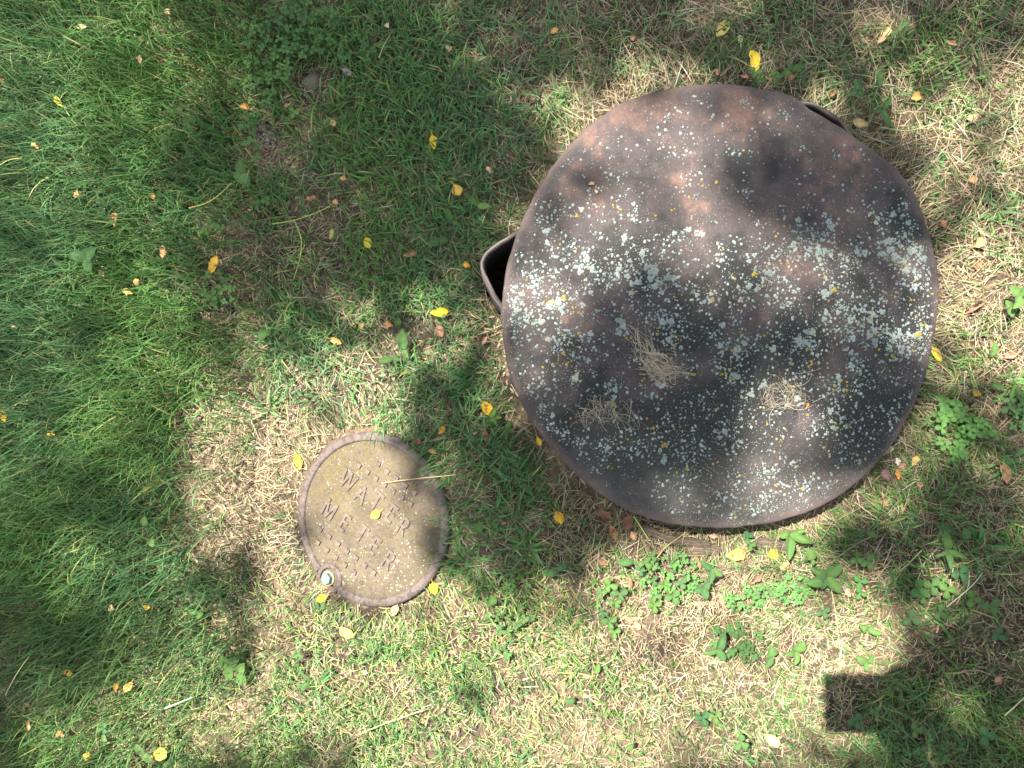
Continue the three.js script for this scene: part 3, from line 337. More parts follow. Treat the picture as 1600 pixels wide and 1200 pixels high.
// broad-leaved plants: u, v, height (m), [turn, long px, wide px, brightness] ..., label
const BROAD = [
  [134, 404, 0.07, [[[-160, 26, 20, 0.6], [-50, 26, 20, 0.7], [70, 24, 17, 0.6], [10, 16, 12, 0.9]], 'three bluish green broad leaves rising from the left lawn']],
  [306, 187, 0.06, [[[175, 22, 13, 1.2]], 'single pale green oval leaf lifting from the upper left lawn']],
  [378, 272, 0.035, [[[-95, 24, 18, 0.9], [60, 26, 22, 0.9], [160, 15, 12, 1]], 'pair of round green leaves at the lawn edge left of the dirt mounds']],
  [404, 526, 0.04, [[[-25, 24, 17, 1]], 'single green oval leaf in the lawn left of centre']],
  [630, 546, 0.03, [[[-92, 36, 18, 1.05], [60, 18, 10, 0.9]], 'long oblong dock leaf standing above the sunny patch']],
  [621, 508, 0.03, [[[-85, 15, 12, 1]], 'small round leaf above the long dock leaf']], [614, 560, 0.02, [[[170, 24, 12, 1.1], [10, 16, 9, 1]], 'light green leaf pair lower left of the dock leaf']],
  [686, 376, 0.03, [[[165, 20, 17, 1], [0, 16, 13, 0.9]], 'two roundish leaves in the grass left of the spout']], [705, 346, 0.03, [[[-110, 24, 11, 1.1], [25, 22, 6, 1.4]], 'oval pointed leaf below the chewed yellow leaf']],
  [746, 322, 0.04, [[[-135, 34, 8, 1.4], [0, 22, 12, 1.2], [-100, 26, 7, 1]], 'bright broad blades beside the chewed yellow leaf']],
  [226, 822, 0.05, [[[-85, 18, 13, 1.1]], 'round bluish leaf in the lower left lawn, right one of two']], [237, 854, 0.05, [[[-80, 14, 11, 1.3]], 'small pale round leaf just under the bluish one in the lower left lawn']],
  [356, 1040, 0.03, [[[-120, 22, 17, 1.3], [-30, 22, 16, 1.3], [80, 24, 17, 1.3], [180, 14, 12, 1.2]], 'bright round leaves in the sunny lawn at the lower left']], [372, 1052, 0.03, [[[-60, 22, 17, 1.3], [60, 22, 18, 1.3]], 'second cluster of bright round leaves in the lower left sun']],
  [306, 962, 0.03, [[[-130, 14, 11, 1.3], [-20, 14, 12, 1.3]], 'bright leaf pair at the lawn edge left of the meter lid']], [164, 1160, 0.05, [[[-100, 14, 10, 1.4]], 'small light green leaf in the bottom left lawn']], [224, 1178, 0.04, [[[-120, 22, 14, 1.2], [30, 20, 14, 1.3]], 'bright clover-like pair beside the crumpled golden leaf']],
  [744, 830, 0.03, [[[-60, 20, 16, 1.5], [-160, 10, 7, 1.3]], 'yellow green round leaf right of the meter lid']], [771, 946, 0.03, [[[-100, 18, 15, 1.4]], 'lone yellow green leaf in the grass below the dark tuft']],
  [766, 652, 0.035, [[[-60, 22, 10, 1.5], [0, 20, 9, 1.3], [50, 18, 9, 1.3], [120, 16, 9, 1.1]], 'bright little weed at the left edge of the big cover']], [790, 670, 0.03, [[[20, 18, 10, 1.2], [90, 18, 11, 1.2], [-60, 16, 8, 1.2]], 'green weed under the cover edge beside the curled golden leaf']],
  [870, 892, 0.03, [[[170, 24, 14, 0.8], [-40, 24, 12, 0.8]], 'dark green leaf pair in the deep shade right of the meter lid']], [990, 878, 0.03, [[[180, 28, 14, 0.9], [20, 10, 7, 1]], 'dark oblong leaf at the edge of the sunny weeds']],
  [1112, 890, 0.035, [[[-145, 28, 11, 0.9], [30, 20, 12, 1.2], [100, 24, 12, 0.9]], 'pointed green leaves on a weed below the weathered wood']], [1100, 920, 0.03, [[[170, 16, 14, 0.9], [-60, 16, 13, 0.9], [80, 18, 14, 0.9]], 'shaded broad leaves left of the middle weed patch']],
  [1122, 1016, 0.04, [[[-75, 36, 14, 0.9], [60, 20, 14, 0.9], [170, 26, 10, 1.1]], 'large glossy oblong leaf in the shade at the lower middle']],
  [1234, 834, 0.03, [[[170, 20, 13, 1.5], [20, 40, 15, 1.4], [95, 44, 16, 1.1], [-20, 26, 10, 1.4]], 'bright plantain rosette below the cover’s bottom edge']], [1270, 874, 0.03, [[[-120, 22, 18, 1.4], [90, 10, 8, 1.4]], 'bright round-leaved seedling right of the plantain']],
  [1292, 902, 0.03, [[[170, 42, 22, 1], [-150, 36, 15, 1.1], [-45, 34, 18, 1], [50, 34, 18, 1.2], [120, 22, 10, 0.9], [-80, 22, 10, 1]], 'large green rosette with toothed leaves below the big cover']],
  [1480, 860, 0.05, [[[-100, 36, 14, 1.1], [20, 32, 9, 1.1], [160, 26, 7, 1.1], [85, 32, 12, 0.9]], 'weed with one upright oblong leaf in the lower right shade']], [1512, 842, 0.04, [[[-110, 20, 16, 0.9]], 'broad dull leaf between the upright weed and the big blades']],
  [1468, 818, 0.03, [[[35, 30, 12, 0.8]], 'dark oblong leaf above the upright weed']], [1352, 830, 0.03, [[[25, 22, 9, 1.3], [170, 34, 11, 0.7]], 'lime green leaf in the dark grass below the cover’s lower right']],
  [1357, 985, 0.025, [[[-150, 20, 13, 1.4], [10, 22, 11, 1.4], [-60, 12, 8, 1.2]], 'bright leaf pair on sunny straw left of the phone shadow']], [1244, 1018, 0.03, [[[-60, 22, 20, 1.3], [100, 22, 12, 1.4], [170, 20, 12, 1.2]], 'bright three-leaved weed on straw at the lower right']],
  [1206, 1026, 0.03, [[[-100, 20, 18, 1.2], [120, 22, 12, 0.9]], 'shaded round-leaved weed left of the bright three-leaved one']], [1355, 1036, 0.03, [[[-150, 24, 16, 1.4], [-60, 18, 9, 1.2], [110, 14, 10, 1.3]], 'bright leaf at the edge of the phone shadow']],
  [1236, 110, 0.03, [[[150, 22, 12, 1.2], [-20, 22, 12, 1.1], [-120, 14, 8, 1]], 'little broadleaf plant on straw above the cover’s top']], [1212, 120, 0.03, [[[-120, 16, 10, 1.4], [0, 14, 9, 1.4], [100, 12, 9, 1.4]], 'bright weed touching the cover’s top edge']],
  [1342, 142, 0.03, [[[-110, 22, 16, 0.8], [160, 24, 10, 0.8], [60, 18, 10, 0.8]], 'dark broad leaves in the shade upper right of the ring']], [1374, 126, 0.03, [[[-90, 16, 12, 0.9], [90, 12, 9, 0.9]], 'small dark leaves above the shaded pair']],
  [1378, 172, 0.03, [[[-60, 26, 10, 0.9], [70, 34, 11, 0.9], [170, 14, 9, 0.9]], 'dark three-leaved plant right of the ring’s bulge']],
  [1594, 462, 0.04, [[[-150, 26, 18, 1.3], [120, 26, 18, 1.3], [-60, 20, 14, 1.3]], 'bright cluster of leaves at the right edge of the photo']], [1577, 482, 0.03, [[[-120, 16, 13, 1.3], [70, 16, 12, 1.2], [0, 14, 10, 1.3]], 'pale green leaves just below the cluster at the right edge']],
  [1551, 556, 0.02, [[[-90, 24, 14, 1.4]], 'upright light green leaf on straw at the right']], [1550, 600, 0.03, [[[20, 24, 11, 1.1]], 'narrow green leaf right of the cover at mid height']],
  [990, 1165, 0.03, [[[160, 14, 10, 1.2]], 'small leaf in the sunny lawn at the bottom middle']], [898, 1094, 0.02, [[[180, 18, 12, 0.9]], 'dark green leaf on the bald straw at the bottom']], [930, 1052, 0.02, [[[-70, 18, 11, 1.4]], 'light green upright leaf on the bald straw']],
];
const CLOVER = [ // u, v, leaves [du, dv, size px] ..., label
  [1050, 925, [[-12, -10, 22], [14, -14, 20], [2, 8, 26], [-30, -18, 18]], 'clover clump in half shade lower left of the sunny weeds'], [957, 922, [[-4, -8, 24], [12, 6, 26], [-18, 4, 18], [4, 20, 20]], 'round-leaved clover clump in the sun under the deep shade'],
  [1008, 880, [[0, 0, 22], [10, -10, 18], [-8, 12, 16]], 'clover sprig at the left of the sunny weeds'], [952, 972, [[0, 0, 24], [8, 16, 20], [-10, -14, 16]], 'three-leaf sprigs left of the broken brown chips'], [1022, 946, [[0, 0, 24], [2, -16, 20]], 'dark green trefoil below the sunny weeds'],
  [1158, 1160, [[0, 0, 26]], 'trefoil on straw at the bottom, upper of two'], [1098, 1122, [[0, 0, 26], [20, -2, 22]], 'two dark trefoils beside the shade strip on the bald straw'],
  [1292, 954, [[-6, 2, 22]], 'lone trefoil between rosette and bald straw'], [1344, 917, [[0, -8, 22], [0, 10, 20]], 'two pale trefoils on sunny straw right of the rosette'], [1346, 876, [[-8, -4, 22], [10, 2, 24]], 'dark clover leaves in shade right of the rosette'],
  [1424, 966, [[0, 0, 28]], 'trefoil on sunny straw above the phone shadow'], [1434, 920, [[0, 0, 28], [8, 12, 22]], 'dark trefoils in shade below the grass tuft'], [1456, 914, [[0, 2, 28]], 'bluish trefoil right of the lime blades'], [1480, 922, [[0, 0, 26]], 'trefoil left of the lime oval blade'],
  [1470, 957, [[0, 0, 26]], 'large-leaved trefoil on sunny straw lower right'], [1520, 936, [[0, 0, 26]], 'bright trefoil right of the lime blade'], [1547, 946, [[0, 0, 30]], 'well-shaped trefoil on straw at the right'], [1500, 896, [[0, 0, 30]], 'trefoil beneath the big weed at lower right'],
  [1465, 650, [[0, 0, 20], [-16, 8, 18]], 'dark clover leaves left of the oxalis cluster'], [1576, 636, [[0, 0, 26], [12, -22, 20]], 'clover at the right edge below the narrow leaf'], [1560, 992, [[0, 0, 24]], 'trefoil in the photographer’s shadow, uppermost'], [1336, 1126, [[0, 0, 26]], 'trefoil within the phone shadow'],
  [1368, 1112, [[0, 0, 18]], 'small trefoil right of the one in the phone shadow'], [1430, 1140, [[0, 0, 24]], 'trefoil in the photographer’s shadow below the phone shape'], [1540, 1150, [[0, 0, 30]], 'sunlit trefoil in the gap of the photographer’s shadow'], [1292, 1060, [[0, 0, 18]], 'trefoil at the phone shadow’s left edge'],
  [466, 1022, [[0, 0, 18]], 'small clover in the sunny lawn under the meter lid'], [162, 1138, [[0, 0, 16]], 'tiny clover in the bright lower left lawn'], [332, 462, [[0, 0, 20], [14, -10, 18], [4, 14, 16]], 'clover under the brown-edged golden leaf'], [1180, 114, [[0, 0, 20], [8, 10, 18]], 'clover under the bright yellow leaf at the cover’s top'], [1168, 843, [[0, -4, 18], [4, 8, 18]], 'clover on the weathered wood'],
  [454, 20, [[0, 0, 20], [20, 10, 18], [-18, 12, 18]], 'clover at the very top, left of centre'], [458, 176, [[0, 0, 18], [-12, 10, 16]], 'dark clover above the dirt mounds'], [400, 320, [[0, 0, 18], [16, -6, 16]], 'clover below the pair of round green leaves'], [330, 350, [[0, 0, 18], [14, 8, 18], [-10, 12, 16]], 'clover patch at the lawn edge left of the pale stem'],
];
const oxalis = []; for (let k = 0; k < 0; k++) oxalis.push(0);
const MASSES = [ // creeping clover beds: u, v, ru, rv, count, px, brightness, name, label
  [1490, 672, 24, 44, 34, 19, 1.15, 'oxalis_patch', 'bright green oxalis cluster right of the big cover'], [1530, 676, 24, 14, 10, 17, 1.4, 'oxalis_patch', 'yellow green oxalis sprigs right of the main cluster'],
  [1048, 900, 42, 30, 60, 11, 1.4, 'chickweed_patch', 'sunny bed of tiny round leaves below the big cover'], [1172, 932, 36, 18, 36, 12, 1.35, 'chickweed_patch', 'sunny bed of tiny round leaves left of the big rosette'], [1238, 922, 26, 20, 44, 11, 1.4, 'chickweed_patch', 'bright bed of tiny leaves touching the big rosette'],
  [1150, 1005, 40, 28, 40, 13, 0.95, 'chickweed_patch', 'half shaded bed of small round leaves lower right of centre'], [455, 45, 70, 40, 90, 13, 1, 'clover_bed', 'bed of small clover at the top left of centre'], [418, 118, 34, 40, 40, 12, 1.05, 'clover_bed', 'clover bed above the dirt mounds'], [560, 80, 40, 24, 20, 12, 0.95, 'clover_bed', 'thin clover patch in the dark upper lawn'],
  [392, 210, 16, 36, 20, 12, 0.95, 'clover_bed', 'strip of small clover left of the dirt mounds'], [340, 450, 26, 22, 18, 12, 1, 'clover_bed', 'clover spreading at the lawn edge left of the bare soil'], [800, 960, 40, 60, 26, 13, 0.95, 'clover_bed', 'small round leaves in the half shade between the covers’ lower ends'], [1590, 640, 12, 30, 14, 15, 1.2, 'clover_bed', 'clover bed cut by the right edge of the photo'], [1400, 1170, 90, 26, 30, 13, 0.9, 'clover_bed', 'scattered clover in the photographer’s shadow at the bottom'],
];
// wide-bladed grass tufts: u, v, blades, length px, blade width px, brightness, label
const TUFTS = [
  [820, 850, 26, 62, 6, 1, 'wide-bladed grass tuft in the dark strip right of the meter lid'], [770, 800, 18, 52, 5, 1, 'wide-bladed grass tuft between the lid and the big cover'], [740, 590, 22, 60, 4.5, 0.95, 'long fine grass tuft in the shade left of the big cover'], [745, 880, 16, 44, 5, 1.1, 'grass tuft reaching over the right rim of the meter lid'],
  [1532, 850, 9, 74, 15, 1, 'weed with very broad blades at the lower right'], [1398, 912, 16, 46, 7, 0.95, 'bluish wide-bladed tuft in the shade at the lower right'], [1420, 830, 18, 50, 5, 0.85, 'dark grass tuft below the cover’s lower right'], [1585, 600, 12, 62, 9, 1.3, 'bright broad-bladed tuft at the right edge'], [1570, 720, 14, 56, 6, 1.15, 'grass tuft at the right beside the reddish leaf'],
  [740, 330, 14, 48, 7, 1.15, 'crabgrass tuft under the chewed yellow leaf'], [770, 370, 14, 40, 6, 1.05, 'crabgrass tuft right before the spout'], [1560, 330, 16, 56, 6, 1.1, 'crabgrass tuft at the right in half shade'], [1455, 260, 14, 46, 5, 1.05, 'grass tuft right of the cover’s upper right edge'], [1060, 30, 14, 46, 6, 1.1, 'broad-bladed tuft at the top above the big cover'], [1400, 60, 16, 46, 5, 1.1, 'grass tuft beside the long tan leaf'],
  [880, 40, 20, 52, 5, 0.95, 'dark tuft at the top edge right of centre'], [500, 960, 14, 40, 4, 1, 'grass tuft below the bolt of the meter lid'], [420, 640, 12, 44, 5, 1.2, 'light grass tuft left above the meter lid'], [500, 1070, 18, 48, 4.5, 0.95, 'dark green tuft in the bright lower lawn'], [560, 600, 12, 40, 4.5, 1.05, 'grass tuft on the sunny patch above the meter lid'], [900, 1060, 9, 40, 5, 1.1, 'thin tuft on the bald straw'], [820, 1180, 18, 50, 5, 0.95, 'grass tuft at the bottom edge right of centre'], [720, 870, 16, 46, 5, 1.05, 'grass tuft leaning beside the lid’s lower right rim'], [640, 180, 16, 46, 4, 0.95, 'shaded tuft in the upper lawn'],
];
const taken = [...LEAVES.map((e) => [e[0], e[1], 0.42 * (e[2] + e[3]) / 2, 0.9]), ...BROAD.map((e) => [e[0], e[1], 12, 0.6]), ...CLOVER.map((e) => [e[0], e[1], 12, 0.6]), [416, 208, 19, 0.9], [418, 225, 14, 0.9], [456, 258, 19, 0.85], [486, 128, 17, 0.95]];
const room = new Map(); for (const t of taken) { const k = Math.floor(t[0] / 60) + ',' + Math.floor(t[1] / 60); for (let a = -1; a <= 1; a++) for (let b = -1; b <= 1; b++) { const q = (Math.floor(t[0] / 60) + a) + ',' + (Math.floor(t[1] / 60) + b); if (!room.has(q)) room.set(q, []); room.get(q).push(t); } }
const crowded = (u, v) => { for (const t of room.get(Math.floor(u / 60) + ',' + Math.floor(v / 60)) ?? []) if (Math.hypot(u - t[0], v - t[1]) < t[2] && rnd() < t[3]) return true; return false; };

// ---------------------------------------------------------------- grass and straw
const leafMat = (o) => new THREE.MeshPhysicalMaterial({ roughness: 0.92, transmission: 0.3, thickness: 0, ior: 1.4, vertexColors: true, side: THREE.DoubleSide, ...o });
const bladeMat = new THREE.MeshPhysicalMaterial({ roughness: 0.6, specularIntensity: 0.65, vertexColors: true, side: THREE.DoubleSide });
const strawMat = std({ roughness: 0.75, vertexColors: true, side: THREE.DoubleSide });
function bladeGeo(bend, kink, seg = 5, twist = 0.5) {   // a unit long, a unit wide, growing up, bending to +x
  const b = new Build(); let x = 0, y = 0, a = 0;
  for (let s = 0; s <= seg; s++) {
    const t = s / seg, w = 0.5 * (0.75 + 0.25 * Math.sin(t * 3.1)) * (1 - t ** 3.5), tw = twist * (t - 0.3), c = lerp(0.92, 1.04, t);
    if (s < seg) { b.v(x - w * 0.2 * Math.sin(tw) * 0.03, y, -w * Math.cos(tw), [c, c, c]); b.v(x + w * 0.2 * Math.sin(tw) * 0.03, y, w * Math.cos(tw), [c, c, c]); } else b.v(x, y, 0, [c, c, c]);
    const st = 1 / seg; a = bend * t * t * 1.1 + bend * 0.15 + (t > kink ? 0.7 : 0); x += Math.sin(a) * st; y += Math.cos(a) * st;
  }
  for (let s = 0; s < seg; s++) { const k = 2 * s; if (s < seg - 1) b.q(k, k + 1, k + 3, k + 2); else b.t(k, k + 1, k + 2); }
  return b.geo();
}
const mtx = new THREE.Matrix4(), pos3 = new THREE.Vector3(), q1 = new THREE.Quaternion(), q2 = new THREE.Quaternion(), scl = new THREE.Vector3(), YA = new THREE.Vector3(0, 1, 0), ZA = new THREE.Vector3(0, 0, 1), XA = new THREE.Vector3(1, 0, 0), colr = new THREE.Color();
class Copies {
  constructor(name, geos, mat, label, category) { this.sets = geos.map(() => [[], []]); Object.assign(this, { name, geos, mat, label, category }); }
  add(k, m, c) { this.sets[k][0].push(...m.elements); this.sets[k][1].push(...c); }
  done(parent) {
    this.geos.forEach((g, k) => {
      const [M, C] = this.sets[k], n = M.length / 16; if (!n) return;
      const im = new THREE.InstancedMesh(g, this.mat, n); im.instanceMatrix.array.set(M); im.instanceColor = new THREE.InstancedBufferAttribute(new Float32Array(C), 3);
      sh(im); im.name = this.name; im.userData.kind = 'stuff'; parent.add(im);
    });
  }
}
const grassThing = thing('grass', 'green lawn grass, long at left, sparse among straw at right', 'grass'); grassThing.userData.kind = 'stuff';
const strawThing = thing('dry_grass', 'tangled dead straw lying over the soil between the green grass', 'dead grass'); strawThing.userData.kind = 'stuff';
{
  const blades = new Copies('grass_blades', [bladeGeo(0.25, 2), bladeGeo(0.6, 2), bladeGeo(0.95, 2), bladeGeo(1.35, 2), bladeGeo(1.8, 2, 6), bladeGeo(0.5, 0.55)], bladeMat);
  const dry = new Copies('straw_blades', [bladeGeo(0.3, 2, 4), bladeGeo(0.8, 2, 4), bladeGeo(-0.3, 0.4, 4, 1.2), bladeGeo(1.5, 2, 5, 1.5)], strawMat);
  const crumbs = new Copies('litter_crumbs', [bladeGeo(0.5, 2, 2, 0.3)], strawMat);
  const X0 = -1.32, X1 = 1.02, Z0 = -0.96, Z1 = 0.96, N = 320000;
  for (let k = 0; k < N; k++) {
    let x = rr(X0, X1), z = rr(Z0, Z1); const y = groundY(x, z); const [u, v] = toPx(x, y, z);
    const patch = 0.35 + 1.3 * sst(0.3, 0.68, fbm(x * 11 + 8, z * 11 + 2, 3));
    const isGreen = rnd() < 0.5;
    const den = isGreen ? green(u, v) * (green(u, v) > 0.8 ? 1 : patch) : straw(u, v) * (0.55 + 0.5 * sst(0.3, 0.6, fbm(x * 15 + 3, z * 15 + 40, 3)));
    if (rnd() > den || (inRing(x, z)) || inLid(x, z, 1.015) || crowded(u, v)) continue;
    const dd = Math.hypot(x - DX, z - DZ) - discR(Math.atan2(z - DZ, x - DX)), near = dd < 0.06;
    if (dd < -0.005 || (dd < 0.012 && rnd() < 0.5)) continue;
    if (isGreen) {
      let L = tall(u, v) * (0.55 + 0.75 * rnd()), lean = 0.15 + 0.5 * rnd() * rnd() + (u > 420 ? 0.35 * rnd() : 0), az = rnd() * 6.2831853, kind = Math.floor(rnd() * 6);
      if (u < 420 && rnd() < 0.6) az = Math.PI + gauss() * 0.9;          // the long lawn leans downhill
      if (u < 430) { lean = 0.08 + 0.4 * rnd(); kind = Math.floor(rnd() * 3.4); }
      if (near) { L = Math.min(L, 0.014 + 0.6 * Math.max(0, dd)); const o = Math.atan2(z - DZ, x - DX); az = -(o + gauss() * 0.7); lean += 0.25; kind = Math.floor(rnd() * 3); }
      const ld = Math.hypot(x - LX, z - LZ); if (ld < 0.22) { const o = Math.atan2(z - LZ, x - LX), over = Math.cos(o + 0.3) > 0.35; az = -(o + (over && rnd() < 0.6 ? Math.PI : 0) + gauss() * 0.6); L = Math.min(L, over ? 0.055 : 0.026); lean += 0.3; kind = Math.floor(rnd() * 3); }
      pos3.set(x, y - 0.003, z); q1.setFromAxisAngle(YA, az); q2.setFromAxisAngle(ZA, -lean); q1.multiply(q2);
      const w = (0.0019 + 0.0020 * rnd() * rnd()) * (u < 420 ? 0.9 : 1.0); scl.set(L, L, w); mtx.compose(pos3, q1, scl);
      const blue = fbm(x * 3 + 20, z * 3 + 20, 2), d = rnd(); let c = mix3([0.057, 0.148, 0.033], [0.055, 0.140, 0.052], sst(0.35, 0.65, blue + 0.3 * (d - 0.5)));
      if (v > 930 || u > 850) c = mix3(c, [0.100, 0.150, 0.036], 0.4 * rnd()); c = mix3(c, [0.125, 0.165, 0.035], 0.45 * rnd() ** 3); if (rnd() < 0.07) c = mix3(c, [0.30, 0.26, 0.10], 0.6);
      const b = 0.45 + 1.0 * rnd(); blades.add(kind, mtx, c.map((q) => q * b));
    } else {
      const L = rr(0.012, 0.058) * (v > 900 ? 0.62 : u > 850 ? 1.05 : 0.8), el = 1.5708 - Math.abs(gauss()) * 0.2 - 0.05; let az = rnd() * 6.2831853;
      if (near) az = -(Math.atan2(z - DZ, x - DX) + gauss() * 0.8); const ld = Math.hypot(x - LX, z - LZ); if (ld < 0.22) az = -(Math.atan2(z - LZ, x - LX) + gauss() * 0.7);
      pos3.set(x, y + 0.001 + 0.011 * rnd(), z); q1.setFromAxisAngle(YA, az); q2.setFromAxisAngle(ZA, -el); q1.multiply(q2); q2.setFromAxisAngle(YA, rr(-1.2, 1.2)); q1.multiply(q2);
      const bald = sst(0.3, 0.18, green(u, v)) * sst(880, 960, v); scl.set(L, L, lerp(rr(0.0006, 0.0016), rr(0.0008, 0.0018), bald)); mtx.compose(pos3, q1, scl);
      const d = rnd(); let c = mix3([0.23, 0.175, 0.105], mix3([0.40, 0.32, 0.195], [0.50, 0.40, 0.24], bald), d); if (rnd() < 0.26) c = [0.12, 0.09, 0.06]; if (rnd() < 0.12) c = [0.36, 0.33, 0.27]; if (v > 900 && u < 900 && rnd() < 0.3) c = [0.36, 0.38, 0.12];
      dry.add(Math.floor(rnd() * 4), mtx, c);
    }
  }
  for (let k = 0; k < 110000; k++) {               // crumbs of thatch lying on the soil
    const x = rr(X0, X1), z = rr(Z0, Z1); if (inRing(x, z) || inLid(x, z, 1.0) || onDisc(x, z)) continue;
    pos3.set(x, groundY(x, z) + 0.002, z); q1.setFromAxisAngle(YA, rnd() * 6.28); q2.setFromAxisAngle(ZA, -1.45 + 0.2 * gauss()); q1.multiply(q2); const [cu, cv] = toPx(x, pos3.y, z), fine = sst(0.4, 0.2, green(cu, cv)); if (rnd() > 0.3 + fine) continue; const L = lerp(rr(0.005, 0.016), rr(0.004, 0.013), fine); scl.set(L, L, lerp(rr(0.0015, 0.004), rr(0.0008, 0.002), fine)); mtx.compose(pos3, q1, scl);
    crumbs.add(0, mtx, mix3([0.08, 0.055, 0.038], [0.42, 0.33, 0.21], rnd() ** 1.3));
  }
  for (let k = 0; k < 120000; k++) {               // the lawn goes on beyond the frame
    const x = rr(-1, 1) * (2 + 5 * rnd()), z = rr(-1, 1) * (1.5 + 5 * rnd()); if (x > X0 && x < X1 && z > Z0 && z < Z1) continue;
    pos3.set(x, groundY(x, z) - 0.004, z); q1.setFromAxisAngle(YA, rnd() * 6.28); q2.setFromAxisAngle(ZA, -0.5 * rnd()); q1.multiply(q2); const L = rr(0.04, 0.09); scl.set(L, L, rr(0.004, 0.007) * (1 + 0.25 * Math.hypot(x, z))); mtx.compose(pos3, q1, scl);
    blades.add(Math.floor(rnd() * 6), mtx, [0.06, 0.14, 0.045].map((q) => q * rr(0.6, 1.3)));
  }
  blades.done(grassThing); dry.done(strawThing); crumbs.done(strawThing);
}

// ---------------------------------------------------------------- leaves of every kind
function leafGeo({ tip = 1.25, fold = 0.25, curl = 0.3, wave = 0.05, seg = 9, blunt = 0, holes = 0, sd = 1, notch = 0, rag = 0.16, spot = 0 }) {   // unit long along +x, unit wide, lying in xz
  const b = new Build(), C = [-1, -0.62, 0, 0.62, 1];
  for (let s = 0; s <= seg; s++) {
    const t = s / seg, w = 0.5 * Math.pow(Math.sin(Math.PI * Math.pow(lerp(0.02, 0.985, t), 1 / tip)), 0.75 - 0.3 * blunt) + 0.004;
    for (const k of C) {
      const e = 1 + rag * (vn(s * 1.3 + sd * 17, k * 2 + sd) - 0.5) * (Math.abs(k) > 0.9 ? 1 : 0), z = k * w * e;
      const x = t - notch * t * (1 - Math.abs(k)) * 0.14, y = Math.abs(k) * fold * w + curl * ((t - 0.5) ** 2 - 0.1) + wave * (vn(t * 5 + sd * 9, k * 1.7 + sd * 3) - 0.5), m = k === 0 ? 1.16 : lerp(1, 0.86, vn(s * 0.9 + sd, k * 3 + sd * 5)) * (Math.abs(k) === 1 ? 0.92 : 1), sp_ = spot ? 1 - spot * sst(0.52, 0.75, vn(t * 4 + sd * 3, k * 1.6 + sd * 7)) - 0.35 * spot * (Math.abs(k) === 1 ? vn(s * 0.7 + sd, 2) : 0) : 1;
      b.v(x, y, z * Math.cos(fold * 0.6), [m * lerp(1, sp_, 0.8), m * sp_, m * sp_]);
    }
  }
  const ht = (s, k) => holes && hash(s + sd * 13, k + 5) < holes && s > 1 && s < seg - 1;
  for (let s = 0; s < seg; s++) for (let k = 0; k < 4; k++) if (!ht(s, k)) b.q(s * 5 + k, s * 5 + k + 1, s * 5 + k + 6, s * 5 + k + 5);
  return b.geo();
}
const tinted = new Map();
const leafTint = (c, o = {}) => { const k = c.map((q) => q.toFixed(2)).join() + JSON.stringify(o); if (!tinted.has(k)) tinted.set(k, leafMat({ color: new THREE.Color().setRGB(...c), ...o })); return tinted.get(k); };
const stalkGeo = (pts, r0, r1, n = 8) => { const c = new THREE.CatmullRomCurve3(pts), b = new Build(), P = c.getPoints(n); P.forEach((p, k) => { const r = lerp(r0, r1, k / n), t = c.getTangent(k / n), s = new THREE.Vector3().crossVectors(t, Math.abs(t.y) > 0.9 ? XA : YA).normalize(), u = new THREE.Vector3().crossVectors(s, t); for (let q = 0; q < 4; q++) { const a = q * 1.5708, e = p.clone().addScaledVector(s, r * Math.cos(a)).addScaledVector(u, r * Math.sin(a)); b.v(e.x, e.y, e.z); } }); for (let k = 0; k < n; k++) for (let q = 0; q < 4; q++) b.q(k * 4 + q, k * 4 + (q + 1) % 4, k * 4 + 4 + (q + 1) % 4, k * 4 + 4 + q); return b.geo(); };
const G = (r, g, b) => [r, g, b];
